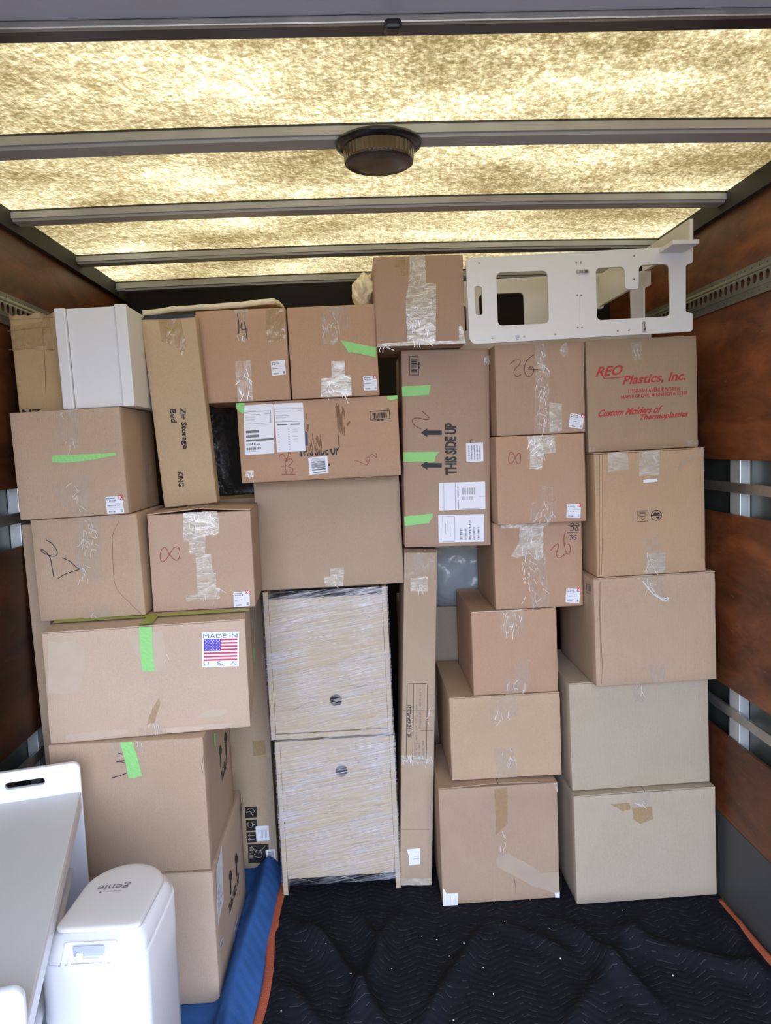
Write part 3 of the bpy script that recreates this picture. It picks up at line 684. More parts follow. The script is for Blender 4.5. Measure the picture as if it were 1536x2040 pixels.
V.tape([(1292, 1325), (1326, 1322), (1328, 1361), (1296, 1364)])
V.front.stroke('score_line', M['torn'], [[(1194, 1160), (1194, 1200), (1198, 1362)], [(1196, 1158), (1197, 1260), (1201, 1362)]], .8)
V.front.stroke('dent', M['patch'], [[(1386, 1270), (1384, 1276), (1388, 1282), (1393, 1280)]], 1.6)
V.left.shapes('printed_panel', M['faint'], V.left.frame((1167, 1180), (1178, 1186), (1167, 1160)), [rect(.05, .05, .95, .12), rect(.05, .88, .95, .95), rect(.1, .3, .25, .8), rect(.35, .3, .5, .8), rect(.6, .3, .9, .8)], .001)
U = Carton('cardboard_box', 'tall tan cardboard box printed with a small square symbol and a round symbol', [(1183, 905), (1402, 890), (1407, 1138), (1190, 1150)], 2.55, .44, (.50, .335, .205), 4.9, top='fb', on=V)
U.tape([(1211, 899), (1251, 897), (1252, 936), (1211, 940)], 'tape2'); U.tape([(1273, 896), (1314, 893), (1313, 946), (1273, 948)], 'tape2')
U.tape([(1284, 1071), (1311, 1069), (1312, 1103), (1325, 1102), (1326, 1141), (1286, 1144), (1280, 1110)], 'tape'); U.tape([(1287, 1103), (1325, 1101), (1326, 1140), (1288, 1142)], 'tape2')
U.wrinkles(1293, 912, 34, 26, 5); U.wrinkles(1300, 1118, 30, 40, 9)
U.tape([(1170 + 14, 905), (1190, 905), (1192, 975), (1184, 975)], 'tape'); U.tape([(1393, 891), (1402, 890), (1404, 938), (1396, 938)], 'tape')
wl = U.front.shapes('white_sticker', M['paper'], U.front.frame((1281, 962), (1309, 959), (1280, 956)), [rect(0, 0, 1, 1)], .003); wl['label'] = 'small white rolled sticker end'
U.front.stroke('torn_board', M['patch'], [[(1353, 937), (1357, 922), (1366, 917), (1381, 911)]], 3.0, .003)
U.front.stroke('score_line', M['torn'], [[(1200, 905), (1200, 1050), (1198, 1145)], [(1194, 905), (1194, 1148)]], .7)
U.front.stroke('square_symbol', M['ink'], [[(1269, 1018), (1290, 1017)], [(1290, 1017), (1290, 1038)], [(1290, 1038), (1268, 1039)], [(1268, 1039), (1269, 1018)], [(1273, 1028), (1286, 1028)], [(1272, 1020), (1287, 1020)], [(1273, 1023), (1286, 1023)], [(1271, 1026), (1288, 1025)], [(1276, 1032), (1280, 1036)], [(1284, 1031), (1280, 1036)]], .9)
fr = U.front.frame((1296, 1038), (1318, 1037), (1296, 1016))
circ = lambda cx, cy, r, n=24, a0=0, a1=2 * PI: [(cx + r * math.cos(a0 + (a1 - a0) * i / n), cy + r * math.sin(a0 + (a1 - a0) * i / n)) for i in range(n + 1)]
ring = lambda cx, cy, r0, r1, n=24: [[(cx + r * math.cos(a), cy + r * math.sin(a)) for r, a in ((r0, 2 * PI * i / n), (r1, 2 * PI * i / n), (r1, 2 * PI * (i + 1) / n), (r0, 2 * PI * (i + 1) / n))] for i in range(n)]
U.front.shapes('round_symbol', M['ink'], fr, ring(.5, .5, .43, .5) + [rect(.1, .46, .9, .56), [(.2, .58), (.8, .58), (.66, .78), (.5, .70), (.38, .86)], [(.45, .40), (.85, .40), (.7, .2), (.5, .25)]], .001)
T = Carton('cardboard_box', 'brown cardboard box printed with red plastics company lettering', [(1166, 679), (1386, 668), (1393, 887), (1173, 900)], 2.60, .42, DRAB, 5.3, on=U)
f = T.front
f.text('REO', M['redink'], (1186, 751), (1236, 747), (1189, 731), bold=.025, shear=.10)
f.text('Plastics, Inc.', M['redink'], (1238, 770), (1364, 760), (1239, 749), bold=.022, shear=.05)
f.stroke('red_rule', M['redink'], [[(1197, 740), (1202, 752), (1208, 754), (1244, 751)]], 1.8)
f.text('11950-93rd AVENUE NORTH', M['redink'], (1251, 784), (1353, 779), (1251, 775), bold=.02)
f.text('MAPLE GROVE, MINNESOTA 55369', M['redink'], (1237, 796), (1369, 787), (1237, 788), bold=.02)
f.text('Custom Molders of', M['redink'], (1189, 831), (1313, 822), (1191, 817), bold=.03, shear=.04)
f.text('Thermoplastics', M['redink'], (1270, 840), (1367, 833), (1272, 826), bold=.03, shear=.04)
T.tape([(1256, 682), (1277, 680), (1279, 715), (1262, 720)], 'tape'); T.wrinkles(1267, 700, 12, 16, 2); T.tape([(1364, 878), (1392, 876), (1393, 887), (1368, 889)], 'tape'); T.tape([(1173, 892), (1186, 891), (1187, 899), (1172, 900)], 'tape')
# ---- right centre column
S = Carton('cardboard_box', 'scuffed brown cardboard box on the floor with a pale torn patch across its front', [(873, 1572), (1110, 1557), (1116, 1788), (882, 1805)], 2.617, .40, (.415, .290, .200), 6.1, zb=.011, top='fb', topbulge=.008, bulge=.003, roll=.3)
S.front.poly('pale_torn_patch', M['patch'], [(988, 1712), (993, 1702), (1004, 1703), (1012, 1697), (1022, 1706), (1048, 1718), (1070, 1732), (1079, 1738), (1113, 1735), (1115, 1778), (1100, 1778), (1060, 1764), (1020, 1742), (992, 1727)], .0006, jag=.0012)
S.tape([(985, 1572), (1011, 1570), (1011, 1640), (988, 1662)], 'tape_brown'); S.wrinkles(1002, 1668, 16, 34, 5); S.tape([(1102, 1560), (1112, 1559), (1113, 1578), (1108, 1577)], 'tape2')
p = S.front.poly('sticker', M['paper'], [(883, 1769), (890, 1780), (912, 1779), (912, 1804), (882, 1805)], .001); S.front.stroke('sticker_print', M['paleink'] if 'paleink' in M else M['pale'], [[(886, 1780), (886, 1800)], [(897, 1784), (897, 1800)], [(908, 1784), (908, 1800)]], 1.2, .0013, p)
S.front.poly('sticker', M['paper'], [(1105, 1778), (1115, 1777), (1115, 1788), (1106, 1788)], .001)
S.front.stroke('crack', M['torn'], [[(1025, 1752), (1027, 1766), (1027, 1780)]], .9)
S.front.stroke('score_line', M['patch'], [[(985, 1700), (984, 1800)]], 1.0)
S.tape([(984, 1573), (1012, 1571), (1012, 1566), (984, 1568)], 'tape')
R = Carton('cardboard_box', 'tan cardboard box resting directly on the scuffed brown box', [(895, 1390), (1115, 1380), (1120, 1547), (900, 1563)], 2.651, .46, (.50, .36, .235), 7.7, top='fb', on=S)
R.tape([(976, 1387), (1030, 1385), (1030, 1425), (1000, 1436), (976, 1438)]); R.tape([(983, 1492), (1022, 1489), (1030, 1553), (992, 1556)]); R.wrinkles(1000, 1425, 40, 22, 6); R.wrinkles(1010, 1500, 26, 26, 6)
Q = Carton('cardboard_box', 'small taped cardboard box directly below the box marked 38 over 35', [(938, 1217), (1108, 1213), (1113, 1382), (944, 1384)], 2.656, .42, PINK, 8.2, top='fb', on=R)
Q.tape([(996, 1216), (1043, 1214), (1050, 1260), (1030, 1270), (998, 1268)]); Q.wrinkles(1022, 1238, 42, 42, 14); Q.tape([(1026, 1316), (1056, 1313), (1058, 1345), (1046, 1380), (1006, 1382), (1008, 1350), (1026, 1348)]); Q.wrinkles(1030, 1362, 34, 26, 6)
Q.front.poly('packing_tape', M['tape2'], [(940, 1214), (1040, 1212), (1040, 1217), (940, 1220)], .0012, clamp=(-Q.w / 2, Q.w / 2, 0, Q.h))
P_ = Carton('cardboard_box', 'cardboard box with 38 over 35 written in black at its top right corner', [(978, 1042), (1160, 1037), (1161, 1210), (992, 1215)], 2.656, .40, PINK, 9.4, on=Q)
P_.tape([(998, 1043), (1100, 1039), (1090, 1048), (1082, 1050), (1082, 1110), (1070, 1120), (1062, 1100), (1030, 1112), (1018, 1108), (1034, 1080), (1034, 1052), (998, 1053)], 'tape2', jag=.0015)
P_.tape([(1040, 1100), (1085, 1098), (1096, 1212), (1062, 1214)]); P_.wrinkles(1058, 1070, 46, 60, 26); P_.wrinkles(1062, 1150, 46, 110, 26)
P_.front.stroke('handwriting', M['pen_black'], [[(1134, 1045), (1142, 1042), (1141, 1048), (1136, 1049), (1142, 1050), (1141, 1056), (1135, 1056)], [(1147, 1044), (1152, 1042), (1152, 1048), (1146, 1052), (1147, 1057), (1151, 1056), (1149, 1049), (1146, 1045)], [(1131, 1047), (1156, 1046)], [(1130, 1061), (1153, 1060)], [(1134, 1067), (1140, 1066), (1138, 1070), (1141, 1073), (1135, 1075)], [(1149, 1066), (1144, 1067), (1143, 1070), (1148, 1072), (1143, 1076)]], 1.3)
P_.front.stroke('handwriting', M['pen_red'], [[(1097, 1096), (1104, 1088), (1111, 1083), (1112, 1090), (1108, 1103), (1113, 1112), (1122, 1106), (1128, 1102)], [(1126, 1057), (1123, 1075), (1126, 1096), (1132, 1104), (1136, 1096), (1134, 1085), (1131, 1084)]], 1.5)
P_.ship_label((1126, 1200), (1154, 1201), (1128, 1172), seed=3)
O = Carton('cardboard_box', 'cardboard box with a small red 8, directly above the box marked 38 over 35', [(988, 868), (1165, 865), (1168, 1035), (990, 1042)], 2.585, .33, PINK, 10.2, on=P_)
O.tape([(1050, 868), (1106, 868), (1107, 902), (1083, 905), (1079, 934), (1054, 934), (1056, 908)], 'tape2', jag=.001); O.wrinkles(1075, 885, 40, 30, 18)
O.tape([(1075, 968), (1101, 969), (1102, 992), (1109, 993), (1107, 1036), (1056, 1038), (1058, 1000), (1074, 1001)], 'tape'); O.wrinkles(1088, 1012, 34, 46, 12)
O.front.stroke('handwriting', M['pen_red'], [[(1026, 912), (1033, 903), (1037, 908), (1036, 922), (1030, 922), (1024, 906), (1017, 901), (1013, 910), (1014, 922), (1020, 922), (1026, 912)]], 1.3)
O.ship_label((1128, 1031), (1156, 1032), (1129, 1003), seed=4)
N = Carton('cardboard_box', 'cardboard box with 26 scrawled in brown pen under the white panel', [(985, 685), (1163, 683), (1167, 858), (990, 867)], 2.585, .33, (.44, .295, .205), 11.5, on=O)
N.tape([(1066, 686), (1084, 686), (1094, 740), (1095, 864), (1064, 865), (1066, 760)], 'tape'); N.wrinkles(1080, 800, 20, 110, 26); N.wrinkles(1080, 715, 20, 40, 5)
N.tape([(1094, 802), (1119, 804), (1120, 858), (1095, 862)], 'tape2')
N.front.stroke('handwriting', M['pen_brown'], [[(1016, 725), (1026, 718), (1036, 718), (1034, 727), (1026, 735), (1024, 745), (1030, 750), (1038, 746)], [(1064, 706), (1050, 718), (1044, 735), (1049, 749), (1058, 748), (1063, 738), (1059, 730), (1052, 734)], [(1052, 735), (1078, 737)]], 1.4)
N.front.stroke('tape_crease_glint', M['crease'], [[(1080, 728), (1090, 735), (1094, 742)], [(1078, 700), (1082, 712)]], 1.6, .0016)
N.ship_label((1132, 851), (1160, 855), (1136, 823), seed=5)
N.tape([(1118, 690), (1128, 682), (1133, 700), (1124, 713), (1115, 703)], 'tape2')
# ---- centre column
K = Carton('cardboard_box', 'wide plain cardboard box resting on top of the plastic-wrapped nightstands', [(503, 960), (797, 945), (803, 1165), (520, 1183)], 2.752, .40, (.47, .345, .245), 12.1, zb=1.183, top='fb', roll=.7)
K.tape([(658, 1132), (686, 1129), (684, 1170), (648, 1172), (646, 1150), (658, 1148)], 'tape2'); K.wrinkles(665, 1155, 26, 30, 5)
J = Carton('cardboard_box', 'wide cardboard box with two white document labels and a torn strip in its middle', [(470, 803), (793, 787), (798, 942), (482, 958)], 2.61, .40, PINK, 13.3, on=K)
f = J.front
doc_label(f, (488, 907), (547, 903), (485, 808), [rect(.06, .44, .50, .49), rect(.06, .35, .50, .40), rect(.06, .27, .98, .31)] + bars(.06, .19, .56, .235, 12, 4) + bars(.06, .10, .56, .145, 12, 6) + [rect(.02, .86, .92, .866), rect(.02, .62, .92, .626), rect(.90, .62, .915, .866)],
          [rect(.06, .92, .5, .925), rect(.06, .80, .55, .81), rect(.06, .75, .4, .76), rect(.06, .70, .36, .71), rect(.70, .80, .88, .81), rect(.05, .58, .9, .583), rect(.05, .06, .5, .066)])
doc_label(f, (552, 901), (609, 899), (546, 804), [rect(.02, .88, .98, .886), rect(.02, .62, .98, .627), rect(.06, .55, .42, .575), rect(.52, .55, .86, .575)],
          [rect(.06, .46 - .052 * i, .13, .468 - .052 * i) for i in range(9)] + [rect(.42, .46 - .052 * i, .48, .474 - .052 * i) for i in range(9)] + [rect(.58, .46 - .05 * i, .76, .466 - .05 * i) for i in range(6)] + [rect(.05, .83, .6, .84), rect(.05, .74, .5, .75), rect(.05, .70, .4, .71), rect(.8, .84, .95, .85)])
f.text('THIS SIDE UP', M['ink'], (596, 910), (676, 906), (594, 889), bold=.04)
f.poly('bare_board', J.mat, [(609, 800), (728, 794), (735, 884), (676, 890), (640, 899), (612, 902), (608, 870)], .0013)
f.poly('blue_mark', M['navy'], [(608, 858), (613, 862), (614, 888), (608, 888)], .0016)
r_ = random.Random(3); tp = []
for k2 in range(34):
    x = 614 + r_.uniform(0, 26); y = 862 + r_.uniform(0, 34); L = r_.uniform(5, 15); tp.append([(x, y), (x + 1.2, y), (x + 2.2, y + L), (x + .6, y + L)])
for k2 in range(30):
    x = 671 + r_.uniform(0, 15); y = 806 + r_.uniform(0, 46); L = r_.uniform(10, 26); tp.append([(x, y), (x + 1.6, y), (x + 2.4, y + L), (x + .8, y + L)])
tp += [[(669, 802), (671, 803), (677, 892), (674, 888)], [(690, 845), (697, 838), (698, 842), (692, 850)], [(609, 824), (611, 824), (611, 835), (609, 834)], [(611, 845), (616, 846), (614, 860), (611, 858)]]
f.shapes('torn_corrugation', M['torn'], lambda a, b: f.uv(a, b), tp, .0018)
f.stroke('barcode_frame', M['ink'], [[(737, 820), (775, 817)], [(775, 817), (777, 834)], [(777, 834), (738, 837)], [(738, 837), (737, 820)]], 1.3)
f.shapes('barcode', M['ink'], f.frame((743, 834), (772, 832), (742, 823)), bars(0, 0, 1, 1, 11, 8) + [rect(.25, -.45, .45, -.25), rect(.5, -.45, .72, -.25)], .0012)
doc_label(f, (617, 946), (655, 942), (614, 912), bars(.14, .35, .86, .92, 9, 12, True) + [rect(.15, .22, .86, .30), rect(.2, .08, .85, .14)], [], 'barcode_label', off=.0018)
f.stroke('printed_corner', M['ink'], [[(655, 923), (656, 928)]], 3)
f.stroke('handwriting', M['pen_red'], [[(556.7, 910.6), (559.6, 905), (565, 906), (569, 913), (572, 915), (575, 904), (574, 897), (580.6, 907)], [(572, 932 - 20), (568, 925), (575, 928), (583, 919), (578, 914), (570, 919)], [(561, 929), (576, 928)], [(568, 929), (570, 944)], [(561, 945), (589, 945)], [(574, 930), (584, 935), (578, 945)]], 1.5)
f.stroke('handwriting', M['pen_red'], [[(706, 917), (716, 920), (730, 926), (736, 917), (735, 911), (729, 914), (734, 925)], [(737, 900 + 8), (742, 905), (750, 912), (749, 903)]], 1.2)
f.poly('green_tape', M['green'], [(468, 803), (487, 802), (487, 824), (478, 821), (469, 815)], .0016, jag=.0006, clamp=(-J.w / 2, J.w / 2, 0, J.h)); f.poly('green_tape', M['green'], [(771, 789), (792, 787), (792, 794), (784, 797), (778, 798), (772, 796)], .0016, jag=.001, clamp=(-J.w / 2, J.w / 2, 0, J.h))
J.tape([(490, 938), (506, 937), (505, 950), (496, 952), (488, 950)], 'tape2'); J.wrinkles(497, 943, 10, 6, 4); f.stroke('crease', M['torn'], [[(728, 846), (729, 860)]], .9)
I = Carton('cardboard_box', 'cardboard box with a slanted green tape strip, upper row beside the box marked 14', [(570, 613), (747, 605), (757, 788), (583, 797)], 2.60, .31, PINK, 14.6, on=J)
I.tape([(640, 612), (692, 609), (694, 655), (674, 660), (672, 686), (644, 688), (640, 640)], 'tape'); I.wrinkles(660, 640, 34, 40, 12)
I.tape([(660, 720), (687, 719), (688, 748), (699, 748), (701, 788), (639, 791), (640, 754), (661, 752)], 'tape2'); I.wrinkles(672, 770, 40, 36, 12)
I.front.poly('green_tape', M['green'], [(678, 678), (708, 684), (749, 692), (749, 712), (700, 702), (694, 703), (688, 692)], .0014, jag=.0006, clamp=(-I.w / 2, I.w / 2, 0, I.h))
I.ship_label((725, 778), (752, 777), (723, 750), seed=6)
H = Carton('cardboard_box', 'cardboard box with 14 written in black over clear tape near its top edge', [(388, 620), (567, 613), (580, 795), (402, 803)], 2.60, .31, PINK, 15.8, on=J)
H.tape([(466, 617), (494, 616), (494, 672), (488, 684), (470, 678)]); H.wrinkles(482, 668, 20, 14, 4); H.tape([(468, 720), (500, 718), (504, 798), (474, 800)]); H.wrinkles(486, 760, 24, 60, 14)
H.tape([(528, 616), (566, 614), (569, 676), (532, 682)], 'tape_brown'); H.tape([(466, 616), (494, 615), (495, 622), (466, 623)], 'tape2')
H.front.stroke('handwriting', M['pen_black'], [[(473, 626), (476, 645), (476, 665)], [(482, 642), (480, 652), (484, 657), (492, 655)], [(486, 640), (490, 655), (491, 675)]], 1.6)
H.ship_label((542, 749), (570, 746), (539, 720), red=False, seed=7)
L_ = Carton('cardboard_box', 'tall cardboard box standing on end with sideways black side up lettering and arrows', [(800, 697), (980, 695), (973, 1087), (806, 1090)], 2.68, .36, (.43, .295, .215), 16.4, zb=None, roll=-1.0)
f = L_.front
f.text('THIS SIDE UP', M['ink'], (910, 946), (909, 843), (887, 946), bold=.045)
for cy in (862, 927): f.poly('printed_arrow', M['ink'], [(838, cy), (851, cy - 9), (851, cy - 4.5), (880, cy - 4.5), (880, cy + 4.5), (851, cy + 4.5), (851, cy + 9)], .0009, sub=False)
for q in ([(800, 770), (858, 767), (856, 779), (854, 787), (801, 790)], [(800, 901), (876, 900), (868, 908), (866, 920), (801, 920)], [(801, 1029), (862, 1023), (861, 1032), (854, 1042), (801, 1048)]):
    f.poly('green_tape', M['green'], q, .0014, jag=.0006, clamp=(-L_.w / 2, L_.w / 2, 0, L_.h))
f.stroke('barcode_frame', M['ink'], [[(816, 710), (833, 709)], [(833, 709), (834, 747)], [(834, 747), (816, 747)], [(816, 747), (816, 710)]], 1.2)
f.shapes('barcode', M['ink'], f.frame((819, 742), (831, 742), (819, 714)), bars(0, 0, 1, 1, 11, 8, True) + [rect(1.25, .25, 1.4, .45), rect(1.25, .5, 1.4, .72)], .0012)
doc_label(f, (929, 921), (963, 919), (928, 883), [p2 for c in range(5) for p2 in bars(.12 + .16 * c, .12, .20 + .16 * c, .88, 22, c + 2, True)], [], 'barcode_label')
f.stroke('printed_corner', M['ink'], [[(937, 882), (937, 876)], [(937, 876), (942, 876)]], 1.3)
doc_label(f, (875, 1017), (967, 1014), (874, 962), [rect(.10, 0, .105, 1), rect(.35, 0, .358, 1), rect(.40, .50, .42, .84), rect(.40, .02, .42, .38)], [rect(.50 + .05 * i, .55, .53 + .05 * i, .80) for i in range(6)] + [rect(.50 + .05 * i, .35, .52 + .05 * i, .48) for i in range(5)] + [rect(.5, .03, .88, .05)] + [rect(.86, .45, 1, .46)])
doc_label(f, (874, 1081), (965, 1079), (873, 1026), [rect(.09, .94, .35, .95), rect(.09, .02, .098, .94), rect(.35, .02, .358, .94), rect(.09, .02, .35, .03)] + bars(.47, .08, .52, .5, 14, 3, True) + bars(.57, .08, .61, .5, 14, 5, True) + bars(.66, .08, .70, .8, 20, 7, True) + bars(.76, .08, .80, .56, 14, 9, True) + bars(.85, .08, .89, .56, 14, 11, True), [rect(.15, .3, .16, .7), rect(.2, .4, .21, .8), rect(.25, .2, .26, .6)])
f.stroke('handwriting', M['pen_brown'], [[(841, 819), (852, 829), (855, 834), (848, 836), (834, 833), (824, 834), (821, 840), (828, 849), (839, 855)]], 1.5)
L_.tape([(966, 711), (978, 708), (978, 727), (964, 727)], 'tape2'); L_.wrinkles(972, 717, 8, 12, 3)
Mx = Carton('cardboard_box', 'topmost cardboard box with a wide band of silvery tape down its front', [(742, 512), (922, 507), (928, 690), (752, 697)], 2.58, .32, (.42, .275, .195), 17.9, on=L_, roll=.3)
Mx.tape([(816, 509), (846, 508), (849, 564), (869, 566), (868, 690), (812, 694), (808, 600), (814, 566)], 'tape2'); Mx.wrinkles(830, 540, 26, 50, 16); Mx.wrinkles(840, 640, 50, 90, 34)
Mx.tape([(753, 684), (812, 682), (812, 695), (752, 698)], 'tape2'); Mx.tape([(868, 680), (914, 678), (914, 650), (921, 648), (928, 690), (868, 693)], 'tape2'); Mx.wrinkles(780, 690, 50, 5, 4)
Mx.tape([(788, 512), (814, 510), (812, 548), (800, 550), (798, 534), (788, 532)], 'tape_brown')
TL = Carton('cardboard_box', 'tall narrow cardboard box standing on the floor right of the wrapped nightstands', [(805, 1095), (870, 1095), (862, 1765), (797, 1765)], 2.747, .30, (.45, .335, .235), 18.6, bulge=.001, zb=.011)
f = TL.front
f.text('SKU: HOGA-YS0321', M['ink'], (820, 1469), (818, 1405), (812, 1469), bold=.015)
f.stroke('printed_frame', M['ink'], [[(812, 1362), (850, 1361)], [(852, 1364), (849, 1511)], [(847, 1514), (812, 1513)], [(809, 1510), (811, 1364)], [(824, 1362), (822, 1514)]], .9)
f.text('N.W. 18.70 kg / 39.02 lb  G.W. 16.00 kg / 41.04 lb', M['faint'], (832, 1508), (832, 1404), (828, 1508))
f.text('CTN SIZE: 55.98" L x 18.90" W x 5.12" H', M['faint'], (839, 1452), (839, 1372), (835, 1452)); f.text('QTY: 1 PIECE', M['faint'], (838, 1508), (838, 1478), (834, 1508)); f.text('MADE IN CHINA', M['faint'], (845, 1508), (845, 1475), (841, 1508))
f.stroke('crease', M['torn'], [[(800, 1415), (864, 1416)], [(799, 1456), (863, 1455)], [(797, 1652), (856, 1652)]], .9)
TL.tape([(808, 1100), (866, 1100), (866, 1148), (806, 1152)], 'tape'); TL.tape([(818, 1152), (852, 1150), (852, 1178), (818, 1178)], 'tape2'); TL.wrinkles(835, 1165, 20, 14, 6)
TL.tape([(797, 1505), (862, 1500), (862, 1522), (797, 1520)], 'tape2', jag=.002); TL.wrinkles(830, 1510, 60, 16, 14); TL.tape([(797, 1750), (862, 1750), (862, 1765), (797, 1765)], 'tape2'); TL.wrinkles(855, 1420, 10, 40, 3)
TL.tape([(858, 1330), (867, 1330), (862, 1750), (854, 1750)], 'tape')
f.poly('paper_sticker', M['paper'], [(810, 1692), (837, 1689), (837, 1721), (815, 1724), (814, 1704)], .0012)
f.shapes('sticker_print', M['pale'], f.frame((824, 1718), (836, 1717), (824, 1694)), [rect(.05, .1, .95, .14), rect(.05, .3, .95, .34), rect(.05, .5, .8, .54)], .0016)
rg = []; r_ = random.Random(8)
for i in range(40): rg.append([(805 + i * 1.6, 1095 + r_.uniform(-1, 4)), (806.8 + i * 1.6, 1095 + r_.uniform(-1, 2)), (806.8 + i * 1.6, 1101), (805 + i * 1.6, 1101)])
f.shapes('ragged_edge', M['torn'], lambda a, b: f.uv(a, b), rg, .0020)
# ---- left hand stacks
G = Carton('cardboard_box', 'cardboard box at the bottom of the left stack, behind the white pail', [(170, 1752), (425, 1735), (437, 2003), (180, 2010)], 2.193, .55, LITE, 19.2, zb=.011, top='lr', roll=0)
f = G.right
for a, b in (((466, 1705), (472, 1780)), ((455, 1758), (459, 1815))):
    pass
doc_label(f, (433, 1845), (444, 1792), (430, 1732), [rect(.1, .5, .5, .52), rect(.2, .2, .8, .22)], [rect(.1, .4, .7, .42), rect(.1, .3, .6, .32), rect(.1, .7, .8, .71)])
doc_label(f, (466, 1883), (474, 1850), (465, 1852), bars(.1, .15, .9, .8, 9, 2, True), [], 'barcode_label'); doc_label(f, (438, 1893), (444, 1880), (437, 1878), bars(.1, .15, .9, .8, 6, 3, True), [], 'barcode_label')
f.text('THIS SIDE UP', M['ink'], (455, 1825), (475, 1755), (454, 1805), bold=.03)
def side_arrow(f, x0, y0, y1): f.stroke('printed_arrow', M['ink'], [[(x0, y1), (x0 - 1, y0)], [(x0 - 3, y0 + 12), (x0 - 1, y0), (x0 + 2, y0 + 8)]], 2.2)
side_arrow(f, 458, 1740, 1782); side_arrow(f, 470, 1706, 1746)
f.text('OVERSIZE', M['ink'], (479, 1625), (483, 1600), (478, 1612), bold=.03)
F = Carton('cardboard_box', 'cardboard box under the flag sticker box, with green tape at its top edge', [(97, 1488), (408, 1467), (416, 1735), (115, 1750)], 2.200, .44, TAN, 20.8, on=G)
f = F.front
f.stroke('handwriting', M['pen_black'], [[(223, 1549), (238, 1545), (253, 1539)], [(232, 1518), (240, 1517), (250, 1520)], [(236, 1500), (244, 1502)], [(232, 1518), (248, 1514)]], 1.8)
f.poly('green_tape', M['green'], [(239, 1474), (263, 1473), (274, 1508), (283, 1545), (268, 1549), (257, 1550), (250, 1515)], .0018, jag=.0007, clamp=(-F.w / 2, F.w / 2, 0, F.h)); F.tape([(225, 1478), (280, 1474), (284, 1500), (230, 1504)], 'tape'); F.wrinkles(272, 1482, 20, 16, 3)
f.stroke('score_line', M['patch'], [[(112, 1490), (116, 1750)], [(345, 1470), (352, 1738)], [(365, 1469), (371, 1737)]], .9); f.stroke('torn_edge', M['torn'], [[(405, 1470), (408, 1490), (402, 1528), (405, 1540)]], 1.0)
f = F.right; side_arrow(f, 438, 1490, 1530); side_arrow(f, 449, 1465, 1504); f.text('THIS SIDE UP', M['ink'], (440, 1560), (452, 1520), (438, 1540), bold=.03)
f.poly('green_tape', M['green'], [(424, 1462), (428, 1461), (428, 1487), (425, 1487)], .0015, sub=False)
D = Carton('cardboard_box', 'very wide cardboard box with a flag sticker and a green tape strip', [(85, 1262), (490, 1232), (497, 1450), (97, 1485)], 2.232, .36, LITE, 21.5, top='lr', topbulge=.003, on=F, yaw=6.0)
f = D.front
f.poly('green_tape', M['green'], [(277, 1249), (303, 1248), (304, 1280), (309, 1336), (284, 1337), (280, 1300)], .0018, jag=.0005, clamp=(-D.w / 2, D.w / 2, 0, D.h))
z_ = D.h
for nm_, a, b, c_, d_ in (('green_tape', (276, 1250), (303, 1247), (320, 1226), (298, 1228)),):
    q = [D.topf.uv(*p) for p in (a, b, c_, d_)]; D.topf.poly(nm_, M['green_dull'], None, .0075, uvs=q)
q = [D.topf.uv(*p) for p in ((105, 1246), (112, 1238), (498, 1216), (496, 1221))]; D.topf.poly('green_tape', M['green_dull'], None, .0068, uvs=q)
f.poly('scuffed_patch', M['residue'], [(96, 1275), (120, 1280), (150, 1276), (170, 1290), (168, 1340), (156, 1378), (130, 1384), (96, 1380)], .0005, jag=.002)
f.poly('scuffed_patch', M['residue'], [(256, 1270), (322, 1255), (331, 1300), (330, 1338), (300, 1338), (268, 1300)], .0005, jag=.002)
f.poly('torn_paper_strip', M['patchlight'] if 'patchlight' in M else M['residue'], [(131, 1464), (200, 1455), (256, 1453), (256, 1460), (230, 1466), (188, 1472), (150, 1476), (133, 1474)], .0006, jag=.0015)
f.poly('torn_paper_strip', M['residue'], [(323, 1451), (430, 1441), (470, 1439), (445, 1450), (400, 1455), (345, 1460), (322, 1458)], .0006, jag=.0015)
f.poly('scuffed_patch', M['residue'], [(395, 1424), (420, 1413), (450, 1412), (455, 1420), (430, 1428), (394, 1431)], .0005, jag=.0015)
f.poly('brown_scuff', M['tape_brown'], [(317, 1388), (320, 1400), (308, 1440), (292, 1444), (300, 1420)], .0006, jag=.001)
D.tape([(276, 1450), (330, 1446), (332, 1464), (278, 1468)], 'tape'); D.wrinkles(306, 1440, 20, 20, 6); D.wrinkles(332, 1312, 4, 20, 2)
fr = f.frame((403, 1329), (476, 1327), (403, 1259)); fl = f.poly('flag_sticker', M['paper'], None, .0012, uvs=[tuple(fr(*a)) for a in ((0, 0), (1, 0), (1, 1), (0, 1))]); fl['label'] = 'white sticker with a striped flag'
f.shapes('flag_stripes', M['flag_red'], fr, [rect(.50 if i < 4 else .045, .795 - i * .0985 / 1.0 * .96 - .045, .955, .795 - i * .0945) for i in range(7)], .0016, fl)
f.shapes('flag_canton', M['flag_blue'], fr, [rect(.045, .46, .50, .795)], .0017, fl)
st = []
for r in range(7):
    for c in range(6 if r % 2 == 0 else 5):
        cx = .085 + c * .076 + (.038 if r % 2 else 0); cy = .765 - r * .045; s5 = []
        for t in range(10): rr = .017 if t % 2 == 0 else .008; s5.append((cx + rr * math.sin(t * PI / 5), cy + rr * math.cos(t * PI / 5)))
        st.append(s5)
f.shapes('flag_stars', M['paper'], fr, st, .0020, fl)
f.text('MADE IN', M['faint'], (405, 1271), (473, 1270), (405, 1263), .0016, name='sticker_text', parent=fl)
f.text('U', M['faint'], (406, 1325), (416, 1325), (406, 1318), .0016, name='sticker_text', parent=fl); f.text('S.', M['faint'], (432, 1325), (444, 1324), (432, 1317), .0016, name='sticker_text', parent=fl); f.text('A', M['faint'], (459, 1324), (470, 1324), (459, 1317), .0016, name='sticker_text', parent=fl)
